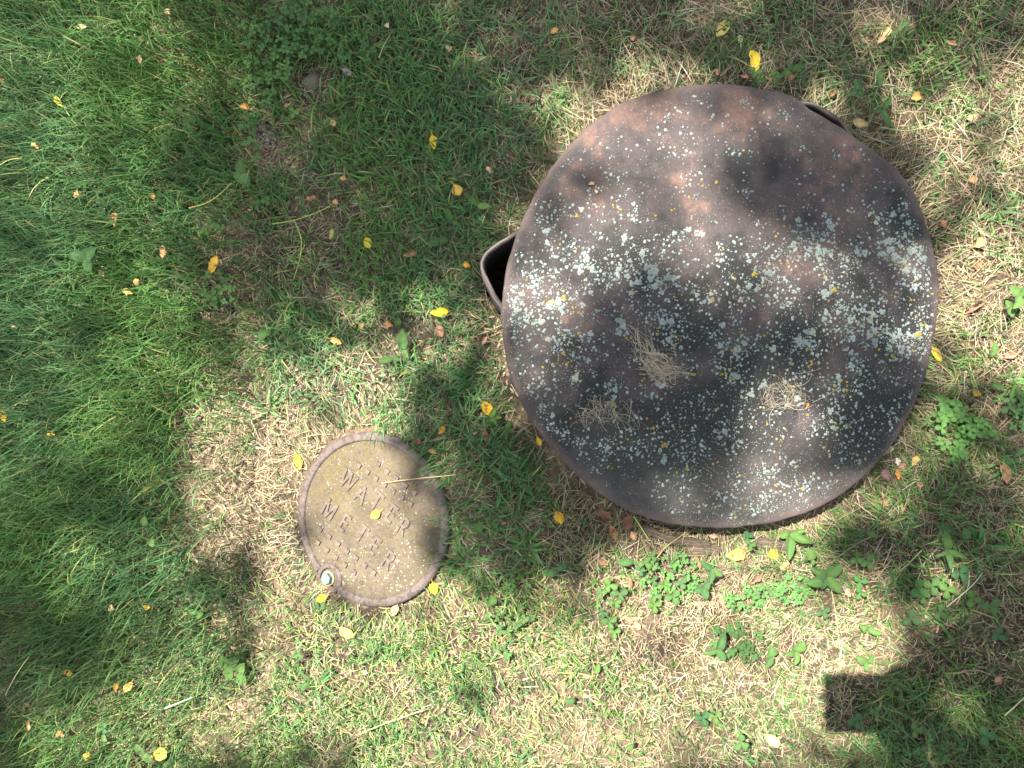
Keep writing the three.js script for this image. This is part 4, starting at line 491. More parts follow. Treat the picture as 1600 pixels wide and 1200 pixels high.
{ // fallen leaves
  const dead = []; for (let k = 0; k < 10; k++) dead.push(leafGeo({ tip: 0.95 + 0.5 * hash(k, 3), fold: 0.2 + 0.6 * hash(k, 4), curl: (hash(k, 9) < 0.6 ? 1 : -1) * (0.3 + 0.7 * hash(k, 5)), wave: 0.3, sd: k + 1, blunt: 0.25 * hash(k, 8), rag: 0.3, spot: 0.55 * hash(k, 21) }));
  const torn = []; for (let k = 0; k < 12; k++) torn.push(leafGeo({ tip: 0.8 + 0.8 * hash(k, 13), fold: 0.3 + 0.9 * hash(k, 14), curl: (hash(k, 19) < 0.5 ? 1 : -1) * (0.5 + 0.9 * hash(k, 15)), wave: 0.5, sd: k + 61, blunt: 0.2 * hash(k, 18), rag: 0.9, seg: 7, spot: 0.6 * hash(k, 22) }));
  const holed = leafGeo({ tip: 1.1, fold: 0.15, curl: 0.2, wave: 0.15, sd: 31, holes: 0.14 });
  const pet = stalkGeo([new THREE.Vector3(-0.38, 0.05, 0.06), new THREE.Vector3(-0.2, 0.02, 0.05), new THREE.Vector3(0.02, 0.0, 0)], 0.02, 0.03, 4);
  LEAVES.forEach(([u, v, L0, W0, turn, col, curl, label], n) => {
    const L = L0 * 0.94, W = W0 * 0.92;
    const p0 = at(u, v), solid = onDisc(p0.x, p0.z) || inLid(p0.x, p0.z), lift = solid ? 0.002 : 0.006 + 0.5 * tall(u, v) * green(u, v), p = at(u, v, lift), k = mpp(p);
    const bright = col[0] > 0.6 && col[1] > 0.4, piece = L0 < 14 || /strip|bark|chip|flake|scrap|curl\b/.test(label);
    const g = thing(piece ? 'leaf_scrap' : 'fallen_leaf', label, piece && /bark/.test(label) ? 'bark' : 'fallen leaf', p.toArray());
    const geo = /hole/.test(label) ? holed : piece ? torn[n % 12] : dead[n % 10], m = part('leaf_blade', geo, leafTint(col, { transmission: bright ? 0.25 : 0.12 }), g);
    m.position.set(-0.5 * L * k, 0, 0); m.scale.set(L * k, L * k * (0.35 + 0.55 * curl), W * k * 1.02);
    if (!piece) { const s = part('stem', pet, leafTint(col.map((q) => q * 0.8)), g); s.position.copy(m.position); s.scale.set(L * k, L * k * 0.6, L * k); }
    g.rotation.set(0, 0, 0); g.quaternion.setFromAxisAngle(YA, -turn * D2R); if (inLid(p0.x, p0.z)) g.quaternion.premultiply(q2.setFromAxisAngle(ZA, LT)); else if (!solid) g.quaternion.premultiply(q2.setFromAxisAngle(new THREE.Vector3(gauss(), 0, gauss()).normalize(), 0.22 * rnd()));
  });
}
{ // broad-leaved plants
  const shapes = [leafGeo({ tip: 1.25, fold: 0.25, curl: -0.25, wave: 0.16, sd: 41, blunt: 0.3 }), leafGeo({ tip: 1.5, fold: 0.3, curl: -0.35, wave: 0.18, sd: 42, blunt: 0.4 }), leafGeo({ tip: 1.1, fold: 0.2, curl: -0.2, wave: 0.16, sd: 43, blunt: 0.6 }), leafGeo({ tip: 1.35, fold: 0.4, curl: -0.3, wave: 0.2, sd: 44, blunt: 0.2 })];
  BROAD.forEach(([u, v, h, [leaves, label]], n) => {
    const c0 = at(u, v), top = at(u, v, h), g = thing('weed_plant', label, 'weed', [top.x, groundY(top.x, top.z), top.z]), y0 = top.y - g.position.y, k = mpp(top);
    part('stem', stalkGeo([new THREE.Vector3(0, -0.004, 0), new THREE.Vector3(0.002, y0 * 0.5, 0.001), new THREE.Vector3(0, y0, 0)], 0.0012, 0.0009, 4), leafTint(G(0.12, 0.2, 0.06)), g);
    leaves.forEach(([turn, L, W, b], i) => {
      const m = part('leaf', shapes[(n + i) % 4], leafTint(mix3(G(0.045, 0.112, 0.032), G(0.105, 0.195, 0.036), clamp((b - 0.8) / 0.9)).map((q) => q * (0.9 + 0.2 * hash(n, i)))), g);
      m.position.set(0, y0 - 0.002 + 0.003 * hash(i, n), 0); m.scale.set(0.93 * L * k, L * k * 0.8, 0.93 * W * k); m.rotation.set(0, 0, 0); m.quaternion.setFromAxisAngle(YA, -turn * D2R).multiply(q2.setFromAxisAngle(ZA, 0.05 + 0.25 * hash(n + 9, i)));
    });
  });
}
const heart = [0, 1].map((k) => leafGeo({ tip: 0.66, fold: 0.3, curl: -0.2, wave: 0.09, sd: 51 + k, blunt: 0.8, notch: 0.9, seg: 7, rag: 0.1 }));
{ // clover: stems that carry three heart-shaped leaflets each
  const trefoil = (g, x, y, z, size, base, col, turn) => {
    const ctr = new THREE.Vector3(x, y, z);
    part('stem', stalkGeo([new THREE.Vector3(base[0], -0.004, base[1]), new THREE.Vector3(lerp(base[0], x, 0.4), y * 0.6, lerp(base[1], z, 0.4)), ctr], 0.0008, 0.0007, 4), leafTint(G(0.14, 0.2, 0.07)), g);
    const tilt = new THREE.Quaternion().setFromAxisAngle(new THREE.Vector3(gauss(), 0, gauss()).normalize(), 0.3 * rnd());
    for (let s = 0; s < 3; s++) { const m = part('leaflet', heart[s % 2], leafTint(col), g); m.position.copy(ctr); const L = size * 0.54; m.scale.set(L, L, L * 0.84); m.quaternion.setFromAxisAngle(YA, turn + s * 2.0944 + 0.15 * gauss()).multiply(q1.setFromAxisAngle(ZA, 0.1)).premultiply(tilt); }
  };
  for (const [u, v, leaves, label] of CLOVER) {
    const p = at(u, v, 0.02), gy = groundY(p.x, p.z), g = thing('clover_plant', label, 'clover', [p.x, gy, p.z]);
    for (const [du, dv, s] of leaves) { const h = 0.016 + 0.5 * tall(u, v) * green(u, v) + 0.012 * rnd(), q = at(u + du, v + dv, h), k = mpp(q); trefoil(g, q.x - p.x, q.y - gy, q.z - p.z, s * k, [0.3 * (q.x - p.x), 0.3 * (q.z - p.z)], mix3(G(0.045, 0.115, 0.035), G(0.08, 0.165, 0.045), rnd()).map((c) => Math.round(c * 50) / 50), rnd() * 6.28); }
  }
  // beds of many small leaves that nobody would count
  for (const [u, v, ru, rv, n, px, br, name, label] of MASSES) {
    const c = at(u, v), b = []; const ox = name === 'oxalis_patch';
    for (let k = 0; k < n; k++) {
      const a = rnd() * 6.28, r = Math.sqrt(rnd()), q = at(u + ru * r * Math.cos(a) * 1.15, v + rv * r * Math.sin(a) * 1.15, 0.008 + 0.5 * tall(u, v) * green(u, v) + 0.02 * rnd()), s = px * mpp(q) * rr(0.75, 1.25), t0 = rnd() * 6.28, tilt = new THREE.Quaternion().setFromAxisAngle(new THREE.Vector3(gauss(), 0, gauss()).normalize(), 0.35 * rnd()), e = rr(0.8, 1.2) * br, nl = ox || name === 'clover_bed' ? 3 : 2 + Math.floor(rnd() * 3);
      if (onDisc(q.x, q.z, 0.005)) continue;
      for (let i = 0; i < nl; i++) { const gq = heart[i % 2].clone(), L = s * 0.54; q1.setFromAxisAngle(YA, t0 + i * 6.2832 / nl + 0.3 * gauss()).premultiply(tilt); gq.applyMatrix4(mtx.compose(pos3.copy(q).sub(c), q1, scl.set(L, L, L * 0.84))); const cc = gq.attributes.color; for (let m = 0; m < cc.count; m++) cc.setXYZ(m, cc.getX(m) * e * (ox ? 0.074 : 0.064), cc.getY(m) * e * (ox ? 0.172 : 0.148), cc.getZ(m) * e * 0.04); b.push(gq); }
      b.push((() => { const gq = stalkGeo([new THREE.Vector3(q.x - c.x + 0.006 * gauss(), groundY(q.x, q.z) - c.y, q.z - c.z + 0.006 * gauss()), q.clone().sub(c)].flatMap((w, i, A) => i ? [A[0].clone().lerp(w, 0.5), w] : [w]), 0.0006, 0.0005, 2), cc = gq.attributes.color; for (let m = 0; m < cc.count; m++) cc.setXYZ(m, 0.1, 0.17, 0.05); return gq; })());
    }
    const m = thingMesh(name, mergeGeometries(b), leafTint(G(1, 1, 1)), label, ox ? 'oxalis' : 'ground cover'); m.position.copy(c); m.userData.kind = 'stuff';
  }
}
{ // wide-bladed grass tufts
  const wide = [0.5, 0.9, 1.3, 1.7].map((a) => bladeGeo(a, 2, 7, 0.3));
  for (const [u, v, n, L, W, br, label] of TUFTS) {
    const p = at(u, v, 0, groundY), g = thing('grass_tuft', label, 'grass tuft', p.toArray()), k = (H - p.y - 0.03) / F, nearDisc = Math.hypot(p.x - DX, p.z - DZ) < discR(Math.atan2(p.z - DZ, p.x - DX)) + 0.07;
    for (let i = 0; i < n; i++) {
      let az = rnd() * 6.28; if (nearDisc) az = -(Math.atan2(p.z - DZ, p.x - DX) + gauss() * 0.7);
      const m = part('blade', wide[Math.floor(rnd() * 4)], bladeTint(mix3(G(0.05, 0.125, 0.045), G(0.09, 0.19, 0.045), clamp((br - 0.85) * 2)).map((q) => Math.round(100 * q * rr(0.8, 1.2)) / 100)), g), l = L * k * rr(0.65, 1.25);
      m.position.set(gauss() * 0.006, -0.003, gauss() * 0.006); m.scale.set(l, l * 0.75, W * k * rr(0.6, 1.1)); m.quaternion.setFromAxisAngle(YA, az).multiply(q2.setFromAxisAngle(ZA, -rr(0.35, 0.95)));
    }
  }
}
function bladeTint(c) { const k = 'b' + c.join(); if (!tinted.has(k)) tinted.set(k, Object.assign(bladeMat.clone(), { color: new THREE.Color().setRGB(...c) })); return tinted.get(k); }

// ---------------------------------------------------------------- single stems and dry stalks
const stem = (pts, lift, r, col, label, cat = 'grass stalk') => { const P = pts.map(([u, v], k) => at(u, v, Array.isArray(lift) ? lift[k] : lift)), c = P[0].clone(); const m = thingMesh('grass_stalk', stalkGeo(P.map((p) => p.clone().sub(c)), r * 0.72, r * 0.45, 14), std({ color: new THREE.Color().setRGB(...col), roughness: 0.7 }), label, cat); m.position.copy(c); };
stem([[712, 742], [660, 747], [625, 751], [596, 755]], [0.03, 0.012, 0.008, 0.002], 0.0013, [0.5, 0.36, 0.2], 'thin dry straw stalk lying across the top of the water meter lid');
stem([[425, 350], [460, 344], [490, 334], [516, 322]], 0.045, 0.0016, [0.3, 0.36, 0.07], 'pale green curving stem in the shaded lawn left of centre');
stem([[459, 343], [470, 370], [470, 395], [465, 415], [459, 436]], 0.045, 0.0013, [0.3, 0.36, 0.08], 'thin hooked pale stem hanging below the curving one');
stem([[295, 325], [325, 316], [345, 302], [362, 285]], 0.06, 0.0013, [0.34, 0.32, 0.1], 'yellowish stem arching at the lawn edge left of the dirt mounds');
stem([[592, 90], [600, 70], [610, 54]], 0.05, 0.0011, [0.4, 0.36, 0.16], 'short pale stem in the dark upper lawn');
stem([[1376, 199], [1420, 204], [1460, 193]], 0.03, 0.0017, [0.3, 0.36, 0.16], 'green straight blade lying on straw right of the ring’s bulge');
stem([[1026, 872], [1040, 855], [1058, 842], [1076, 828]], 0.018, 0.002, [0.28, 0.24, 0.1], 'olive brown twig leaning on the weathered wood');
stem([[990, 806], [1003, 826], [1013, 842]], 0.03, 0.002, [0.3, 0.38, 0.1], 'bright green blade poking out below the cover’s lower left');
stem([[1310, 870], [1270, 864], [1330, 850], [1370, 832]].slice(0, 1).concat([[1335, 852], [1365, 835]]), 0.025, 0.0016, [0.14, 0.2, 0.1], 'shaded stem arching from the rosette to the dark grass');
stem([[1298, 915], [1306, 960], [1312, 1008]], 0.018, 0.0012, [0.5, 0.38, 0.22], 'long dry straw on bald ground right of the rosette');
stem([[1570, 1118], [1590, 1100], [1606, 1084]], 0.04, 0.0017, [0.5, 0.44, 0.28], 'pale straw lit in the gap of the photographer’s shadow');
stem([[660, 1110], [684, 1130], [700, 1122]].slice(0, 1).concat([[590, 1135], [560, 1148]]), 0.03, 0.0015, [0.42, 0.42, 0.2], 'pale stem in the sunny lawn at the bottom');
stem([[258, 1107], [280, 1098], [300, 1090]], 0.04, 0.0026, [0.36, 0.36, 0.3], 'greyish broad dead blade in the sunny lower left lawn');
stem([[1400, 934], [1440, 900], [1456, 880]].map(([u, v]) => [u + 80, v + 14]), 0.04, 0.0012, [0.4, 0.4, 0.3], 'thin grey straw among the trefoils at the lower right');
stem([[1515, 192], [1540, 186], [1566, 178]], 0.014, 0.003, [0.1, 0.08, 0.065], 'dark twig beside the beige leaf at the upper right', 'twig');
stem([[8, 1086], [28, 1050], [45, 1026]], 0.07, 0.0014, [0.4, 0.36, 0.2], 'dry stalk in the shaded lawn near the lower left corner');
stem([[0, 258], [14, 250], [34, 247]], 0.08, 0.0014, [0.44, 0.34, 0.12], 'straw coloured stalk at the left edge of the lawn');
stem([[1440, 860], [1420, 880], [1404, 894]], 0.035, 0.002, [0.2, 0.25, 0.1], 'arching olive blade above the bluish tuft');
{ // tufts of dry grass lying on the big cover, each straw a part
  const straws = []; for (let k = 0; k < 8; k++) { const b = 0.35 * (hash(k, 1) - 0.5), c = 0.45 * (hash(k, 2) - 0.5); straws.push(stalkGeo([new THREE.Vector3(-0.5, 0, 0), new THREE.Vector3(-0.2, 0.05, b), new THREE.Vector3(0.15, 0.07, b + 0.3 * c), new THREE.Vector3(0.5, 0, c)], 0.0072, 0.004, 6)); }
  const sm = [[0.34, 0.295, 0.225], [0.42, 0.37, 0.29], [0.25, 0.21, 0.16]].map((c) => std({ color: new THREE.Color().setRGB(...c), roughness: 0.8 }));
  const clump = (label, list) => { const [u0, v0] = list[0], [x0, z0] = dpx(u0, v0), g = thing('dry_grass_clump', label, 'dry grass', [x0, DISC_Y, z0]); for (const [u, v, L, turn, lift] of list) { const [x, z] = dpx(u, v), m = part('straw', straws[Math.floor(rnd() * 8)], sm[Math.floor(rnd() * 3)], g), l = L * dk; m.position.set(x - x0, 0.0015 + lift, z - z0); m.scale.set(l, l * 0.8, l * (rnd() < 0.5 ? 1 : -1)); m.scale.y = Math.max(0.02, l); m.rotation.y = -turn * D2R; m.rotation.z = 0.12 * gauss(); } };
  const A = []; for (let k = 0; k < 150; k++) { const t = rnd(), c = [lerp(992, 1050, t ** 0.8) + 9 * gauss(), lerp(530, 592, Math.sin(t * 1.57)) + 8 * gauss() - (t > 0.6 ? (t - 0.6) * 60 * rnd() : 0)]; A.push([...c, rr(20, 52), lerp(72, -20, t) + 26 * gauss(), 0.012 * rnd()]); }
  clump('tangled clump of pale dry grass on the middle of the big cover', A);
  const B = []; for (let k = 0; k < 80; k++) { const t = rnd(); B.push([lerp(895, 1000, t) + 5 * gauss(), lerp(660, 640, Math.sin(t * 3.14)) + 10 * gauss(), rr(16, 42), (rnd() < 0.6 ? 20 : 90) + 38 * gauss(), 0.006 * rnd()]); }
  clump('thin flat scatter of dry grass on the lower left of the big cover', B);
  const C = []; for (let k = 0; k < 95; k++) { const a = rnd() * 6.28; C.push([1215 + 20 * Math.cos(a) + 4 * gauss() + (rnd() < 0.3 ? 18 : 0), 618 + 15 * Math.sin(a) + 4 * gauss(), rr(16, 36), a / D2R + 90 + 22 * gauss(), 0.01 * rnd()]); } for (const e of [[1238, 645, 36, 62, 0.004], [1206, 655, 34, 95, 0.004], [1246, 634, 44, 8, 0.006], [1284, 616, 40, -40, 0.004], [1250, 592, 46, -30, 0.004], [1262, 583, 44, -3, 0.003]]) C.push(e);
  clump('sunlit wreath of dry grass on the right of the big cover', C);
  const D = [[1120, 565, 30, 0, 0], [1095, 577, 18, 88, 0], [1104, 571, 16, -28, 0], [1300, 285, 22, 5, 0], [1264, 297, 18, 100, 0], [1312, 455, 20, 60, 0], [1258, 488, 26, 35, 0], [1000, 180, 30, 60, 0], [1298, 545, 20, 65, 0], [967, 590, 22, 60, 0], [890, 440, 24, 95, 0], [1046, 378, 22, -5, 0], [1110, 728, 18, 25, 0], [1298, 655, 20, 70, 0]]; clump('single dry straws strewn over the big cover', D);
}
{ // weathered wood under the cover, flat stone, two dirt mounds
  const grain = texture(512, (x, y) => { const n = fbm(x * 3, y * 46, 4), f = fbm(x * 9 + 4, y * 130, 3), c = mix3([0.08, 0.058, 0.042], [0.22, 0.17, 0.125], sst(0.3, 0.7, n)); return mix3(c, [0.07, 0.05, 0.04], sst(0.58, 0.7, f)); }, true), gb = texture(512, (x, y) => fbm(x * 5, y * 90, 4));
  const woodMat = std({ map: grain, bumpMap: gb, bumpScale: 0.003, roughness: 0.9 });
  const plank = (pts, half, thick, label) => { // runs along pixel points
    const b = new Build(), c = new THREE.CatmullRomCurve3(pts.map(([u, v]) => at(u, v, 0.006, groundY))), n = 26, o = c.getPoint(0); for (let k = 0; k <= n; k++) { const p = c.getPoint(k / n), t = c.getTangent(k / n), s = new THREE.Vector3(-t.z, 0, t.x).normalize(), e = Math.min(1, 6 * Math.min(k, n - k) / n + 0.35) * (0.85 + 0.4 * vn(k * 0.5, half * 900)), h = thick * (0.8 + 0.4 * vn(k * 0.7, 3)); [[-1, -0.02], [-0.95, 0.6], [-0.6, 0.95], [0, 1.05], [0.6, 0.9], [0.95, 0.5], [1, -0.02]].forEach(([a, y], q) => b.v(p.x + s.x * a * half * e - o.x, p.y + h * y + 0.0015 * vn(k, q * 3) - o.y, p.z + s.z * a * half * e - o.z, [1, 1, 1], k / n * 1.2, q / 7)); } for (let k = 0; k < n; k++) for (let q = 0; q < 6; q++) b.q(k * 7 + q, k * 7 + q + 1, k * 7 + q + 8, k * 7 + q + 7);
    const m = thingMesh('weathered_wood', b.geo(), woodMat, label, 'wood'); m.position.copy(o); };
  plank([[1000, 822], [1040, 839], [1080, 847], [1108, 850]], 0.008, 0.009, 'weathered greyish wood piece showing below the cover’s bottom edge');
  plank([[1070, 858], [1100, 859], [1126, 857]], 0.009, 0.007, 'flat weathered wood splinter lying just below the larger piece');
  plank([[1180, 846], [1208, 850], [1236, 850]], 0.009, 0.008, 'weathered wood strip beside the plantain under the big cover');
  const lump = (name, u, v, ru, rv, h, label, cat, mat, rough) => { const p = at(u, v, 0, groundY), k = mpp(p), b = new Build(), R = 11, N = 26; for (let j = 0; j <= R; j++) for (let s = 0; s < N; s++) { const a = s / N * 6.2832, q = j / R, e = 1 + 0.35 * (vn(Math.cos(a) * 1.5 + u, Math.sin(a) * 1.5 + v) - 0.5), x = Math.cos(a) * q * e * ru * k, z = Math.sin(a) * q * e * rv * k; b.v(x, groundY(p.x + x, p.z + z) - p.y + h * (1 - q ** 2.4) - 0.004 + rough * (fbm((p.x + x) * 120, (p.z + z) * 120, 3) - 0.5), z, [1, 1, 1], (p.x + x) / 0.2, (p.z + z) / 0.2); } for (let j = 0; j < R; j++) for (let s = 0; s < N; s++) b.q(j * N + s, j * N + (s + 1) % N, (j + 1) * N + (s + 1) % N, (j + 1) * N + s); const m = thingMesh(name, b.geo(), mat, label, cat); m.position.copy(p); };
  const crumb = texture(512, (x, y) => { const n = fbm(x * 30, y * 30, 4), f = fbm(x * 70 + 5, y * 70, 3); return mix3(mix3([0.03, 0.026, 0.025], [0.16, 0.125, 0.1], sst(0.35, 0.65, n)), [0.34, 0.29, 0.23], sst(0.6, 0.72, f)); }, true), dirt = std({ map: crumb, bumpMap: soilBump, bumpScale: 0.004, roughness: 1 });
  lump('dirt_mound', 416, 208, 20, 30, 0.018, 'dark crumbly dirt mound in the bare strip at upper left, the upper one', 'dirt mound', dirt, 0.012); lump('dirt_mound', 456, 258, 22, 22, 0.02, 'round brown dirt mound in the bare strip, below the dark one', 'dirt mound', std({ map: crumb, color: new THREE.Color().setRGB(1.5, 1.3, 1.1), bumpMap: soilBump, bumpScale: 0.004, roughness: 1 }), 0.012);
  lump('flat_stone', 486, 128, 17, 17, 0.014, 'flat brown stone half buried in bare soil near the clover bed', 'stone', std({ map: texture(256, (x, y) => mix3([0.09, 0.07, 0.06], [0.17, 0.135, 0.115], fbm(x * 8, y * 8, 4)), true), roughness: 0.85 }), 0.002);
}

// ---------------------------------------------------------------- the tree that dapples the place (beyond the frame) and the photographer whose shadow falls in it
const LIT = [[150, 400, 260, 560, 0.34], [60, 100, 170, 160, 0.5], [700, 200, 260, 220, 0.05], [870, 150, 110, 120, 0.2], [908, 188, 40, 50, 0.85], [960, 110, 40, 40, 0.4], [1020, 195, 70, 45, 0.6], [1080, 240, 75, 45, 0.95], [960, 330, 70, 55, 0.65], [1065, 310, 65, 45, 0.9], [1135, 390, 60, 40, 0.9], [890, 420, 85, 70, 0.88], [840, 540, 50, 70, 0.8],
  [1285, 430, 70, 60, 0.75], [1440, 470, 40, 40, 0.45], [1240, 180, 60, 40, 0.5], [1300, 228, 50, 40, 0.4], [1270, 280, 90, 45, 0.03], [1350, 340, 60, 40, 0.12], [1000, 560, 110, 110, 0.06], [1380, 640, 100, 110, 0.06], [1340, 735, 60, 60, 0.05], [1225, 622, 48, 48, 0.98], [1205, 690, 60, 55, 0.75], [1150, 765, 70, 45, 0.85], [1245, 772, 75, 42, 0.95], [1060, 690, 80, 70, 0.05], [1060, 790, 90, 26, 0.2], [960, 700, 90, 60, 0.08],
  [1550, 430, 100, 115, 0.9], [1530, 545, 60, 50, 0.85], [1490, 630, 70, 50, 0.12], [1510, 700, 80, 60, 0.45], [1400, 735, 50, 30, 0.6], [1560, 310, 70, 40, 0.3], [1480, 230, 60, 60, 0.6], [1560, 170, 70, 80, 0.8], [1400, 100, 60, 50, 0.4], [1270, 60, 80, 50, 0.2], [1330, 130, 50, 40, 0.06], [1150, 50, 90, 50, 0.14], [1010, 90, 90, 50, 0.15], [980, 30, 120, 40, 0.05],
  [560, 600, 90, 65, 0.9], [430, 680, 120, 100, 0.97], [400, 790, 80, 80, 0.92], [550, 760, 120, 80, 0.97], [570, 870, 120, 90, 0.97], [668, 715, 45, 45, 0.05], [700, 650, 70, 80, 0.1], [482, 825, 40, 22, 0.35], [690, 488, 45, 28, 0.8], [700, 525, 40, 36, 0.5],
  [822, 830, 104, 108, 0.05], [910, 880, 90, 38, 0.05], [760, 960, 60, 55, 0.3], [680, 975, 60, 35, 0.25], [830, 1010, 60, 45, 0.25], [500, 1060, 260, 120, 0.95], [150, 1150, 170, 55, 0.9], [350, 890, 70, 55, 0.75], [250, 950, 70, 40, 0.25], [90, 1000, 130, 60, 0.08], [10, 1130, 50, 90, 0.05], [700, 1150, 260, 80, 0.95], [900, 1090, 150, 120, 0.97], [1050, 930, 120, 60, 0.97], [1130, 865, 130, 38, 0.97], [1240, 880, 60, 40, 0.9], [1200, 1110, 120, 100, 0.97], [1060, 1090, 90, 70, 0.98], [1095, 1030, 26, 50, 0.3], [1130, 1085, 24, 40, 0.35], [1180, 985, 70, 28, 0.3], [1340, 955, 110, 45, 0.97], [1470, 945, 70, 30, 0.75], [1330, 875, 50, 40, 0.12], [1450, 835, 110, 60, 0.1], [1570, 820, 50, 40, 0.5], [1290, 1040, 80, 130, 0.98], [1370, 1050, 60, 70, 0.95], [1530, 1030, 90, 70, 0.06], [1500, 1130, 130, 110, 0.05], [1546, 1112, 30, 22, 0.45], [1600, 970, 70, 60, 0.12], [1470, 1190, 90, 40, 0.06], [1560, 1180, 60, 30, 0.3], [1560, 890, 70, 50, 0.12], [1500, 780, 90, 50, 0.25], [1590, 600, 40, 60, 0.4]];
const lit = (u, v) => field(u, v, u > 1650 || v > 1250 ? 0.45 : u < -100 ? 0.15 : 0.14, LIT);
{
  const tree = thing('shade_tree', 'leafy shade tree standing beyond the upper left, seen only by its dappled shade', 'tree', [-6.4, slope(-6.4) - 0.25, -2.2]), ty = tree.position.y;
  const bark = std({ map: texture(256, (x, y) => mix3([0.06, 0.045, 0.035], [0.2, 0.16, 0.12], fbm(x * 30, y * 6, 4)), true), bumpMap: gbark(), bumpScale: 0.02, roughness: 1 });
  function gbark() { return texture(256, (x, y) => fbm(x * 26, y * 5, 4)); }
  const tube = (pts, r0, r1) => { const c = new THREE.CatmullRomCurve3(pts.map((p) => new THREE.Vector3(...p))), n = 20, g = new THREE.TubeGeometry(c, n, 1, 10), p = g.attributes.position; for (let k = 0; k <= n; k++) { const o = c.getPointAt(k / n), r = lerp(r0, r1, k / n); for (let q = 0; q <= 10; q++) { const i = k * 11 + q; p.setXYZ(i, o.x + (p.getX(i) - o.x) * r, o.y + (p.getY(i) - o.y) * r, o.z + (p.getZ(i) - o.z) * r); } } g.computeVertexNormals(); return g; };
  part('trunk', tube([[0, -0.3, 0], [0.05, 1.5, 0.05], [0.2, 3.4, -0.1], [0.5, 5.6, -0.3], [0.9, 8.2, -0.5]], 0.3, 0.09), bark, tree);
  for (const [p, r] of [[[[0.15, 2.9, 0], [0.8, 4.6, -1.6], [1.9, 6.4, -3.2], [3.2, 7.7, -3.9]], 0.11], [[[0.2, 3.4, 0], [0.6, 4.9, 1.6], [1.3, 6.2, 2.8], [2.6, 7.2, 3.6]], 0.1], [[[0.4, 4.9, -0.2], [1.2, 6.6, -1.2], [2.2, 7.9, -1.9], [3.0, 9.3, -2.4]], 0.08], [[[0.2, 3.2, 0], [-1, 5, -0.6], [-2, 6.6, -1]], 0.1], [[[0.3, 4, 0], [-0.6, 6, 1], [-1.2, 7.4, 1.8]], 0.08]]) part('limb', tube(p, r, 0.02), bark, tree);
  const lg = leafGeo({ tip: 1.15, fold: 0.25, curl: -0.2, wave: 0.05, seg: 4, sd: 77 });
  const crown = new Copies('crown', [lg], leafMat({ roughness: 0.9, transmission: 0.25 }));
  const add = (x, y, z) => { q1.setFromAxisAngle(YA, rnd() * 6.28); q2.setFromAxisAngle(XA, gauss() * 0.45); q1.multiply(q2); const s = rr(0.055, 0.085); crown.add(0, mtx.compose(pos3.set(x - tree.position.x, y - ty, z - tree.position.z), q1, scl.set(s, s, s * 0.6)), [0.055, 0.13, 0.035].map((c) => c * rr(0.7, 1.3))); };
  const R = 13500;                                 // over the place, the leaves hang where the ground is shaded
  for (let k = 0; k < R * 2.4; k++) {
    const x = rr(-1.8, 1.6), z = rr(-1.5, 1.5), y = surfY(x, z), [u, v] = toPx(x, y, z), l = Math.max(0.045, lit(u, v));
    if (rnd() * 6.2 > Math.max(0, -Math.log(l) - 0.17) * lerp(2.1, 0.92, sst(0.1, 0.34, l))) continue;
    const t = onDisc(x, z) ? 5.2 + 3 * rnd() : u < 430 && l > 0.15 && l < 0.6 ? 7 + 1.8 * rnd() : 3.5 + 3.2 * Math.pow(rnd(), 0.8); add(x + SUN.x * t, y + t, z + SUN.z * t);
  }
  for (let k = 0; k < 42000; k++) {                // the rest of the crown, in clumps
    const a = rnd() * 6.28, b = Math.acos(rr(-0.55, 1)), r = Math.cbrt(rnd()), x = -4.0 + 4.3 * r * Math.sin(b) * Math.cos(a), z = -2.6 + 4.6 * r * Math.sin(b) * Math.sin(a), y = 6.0 + 3.4 * r * Math.cos(b);
    if (fbm(x * 1.1 + 5, z * 1.1 + y * 0.8, 2) < 0.42) continue;
    const gx = x - SUN.x * y, gz = z - SUN.z * y; if (gx > -1.8 && gx < 1.6 && gz > -1.5 && gz < 1.5) continue;
    add(x, y, z);
  }
  crown.done(tree);
}
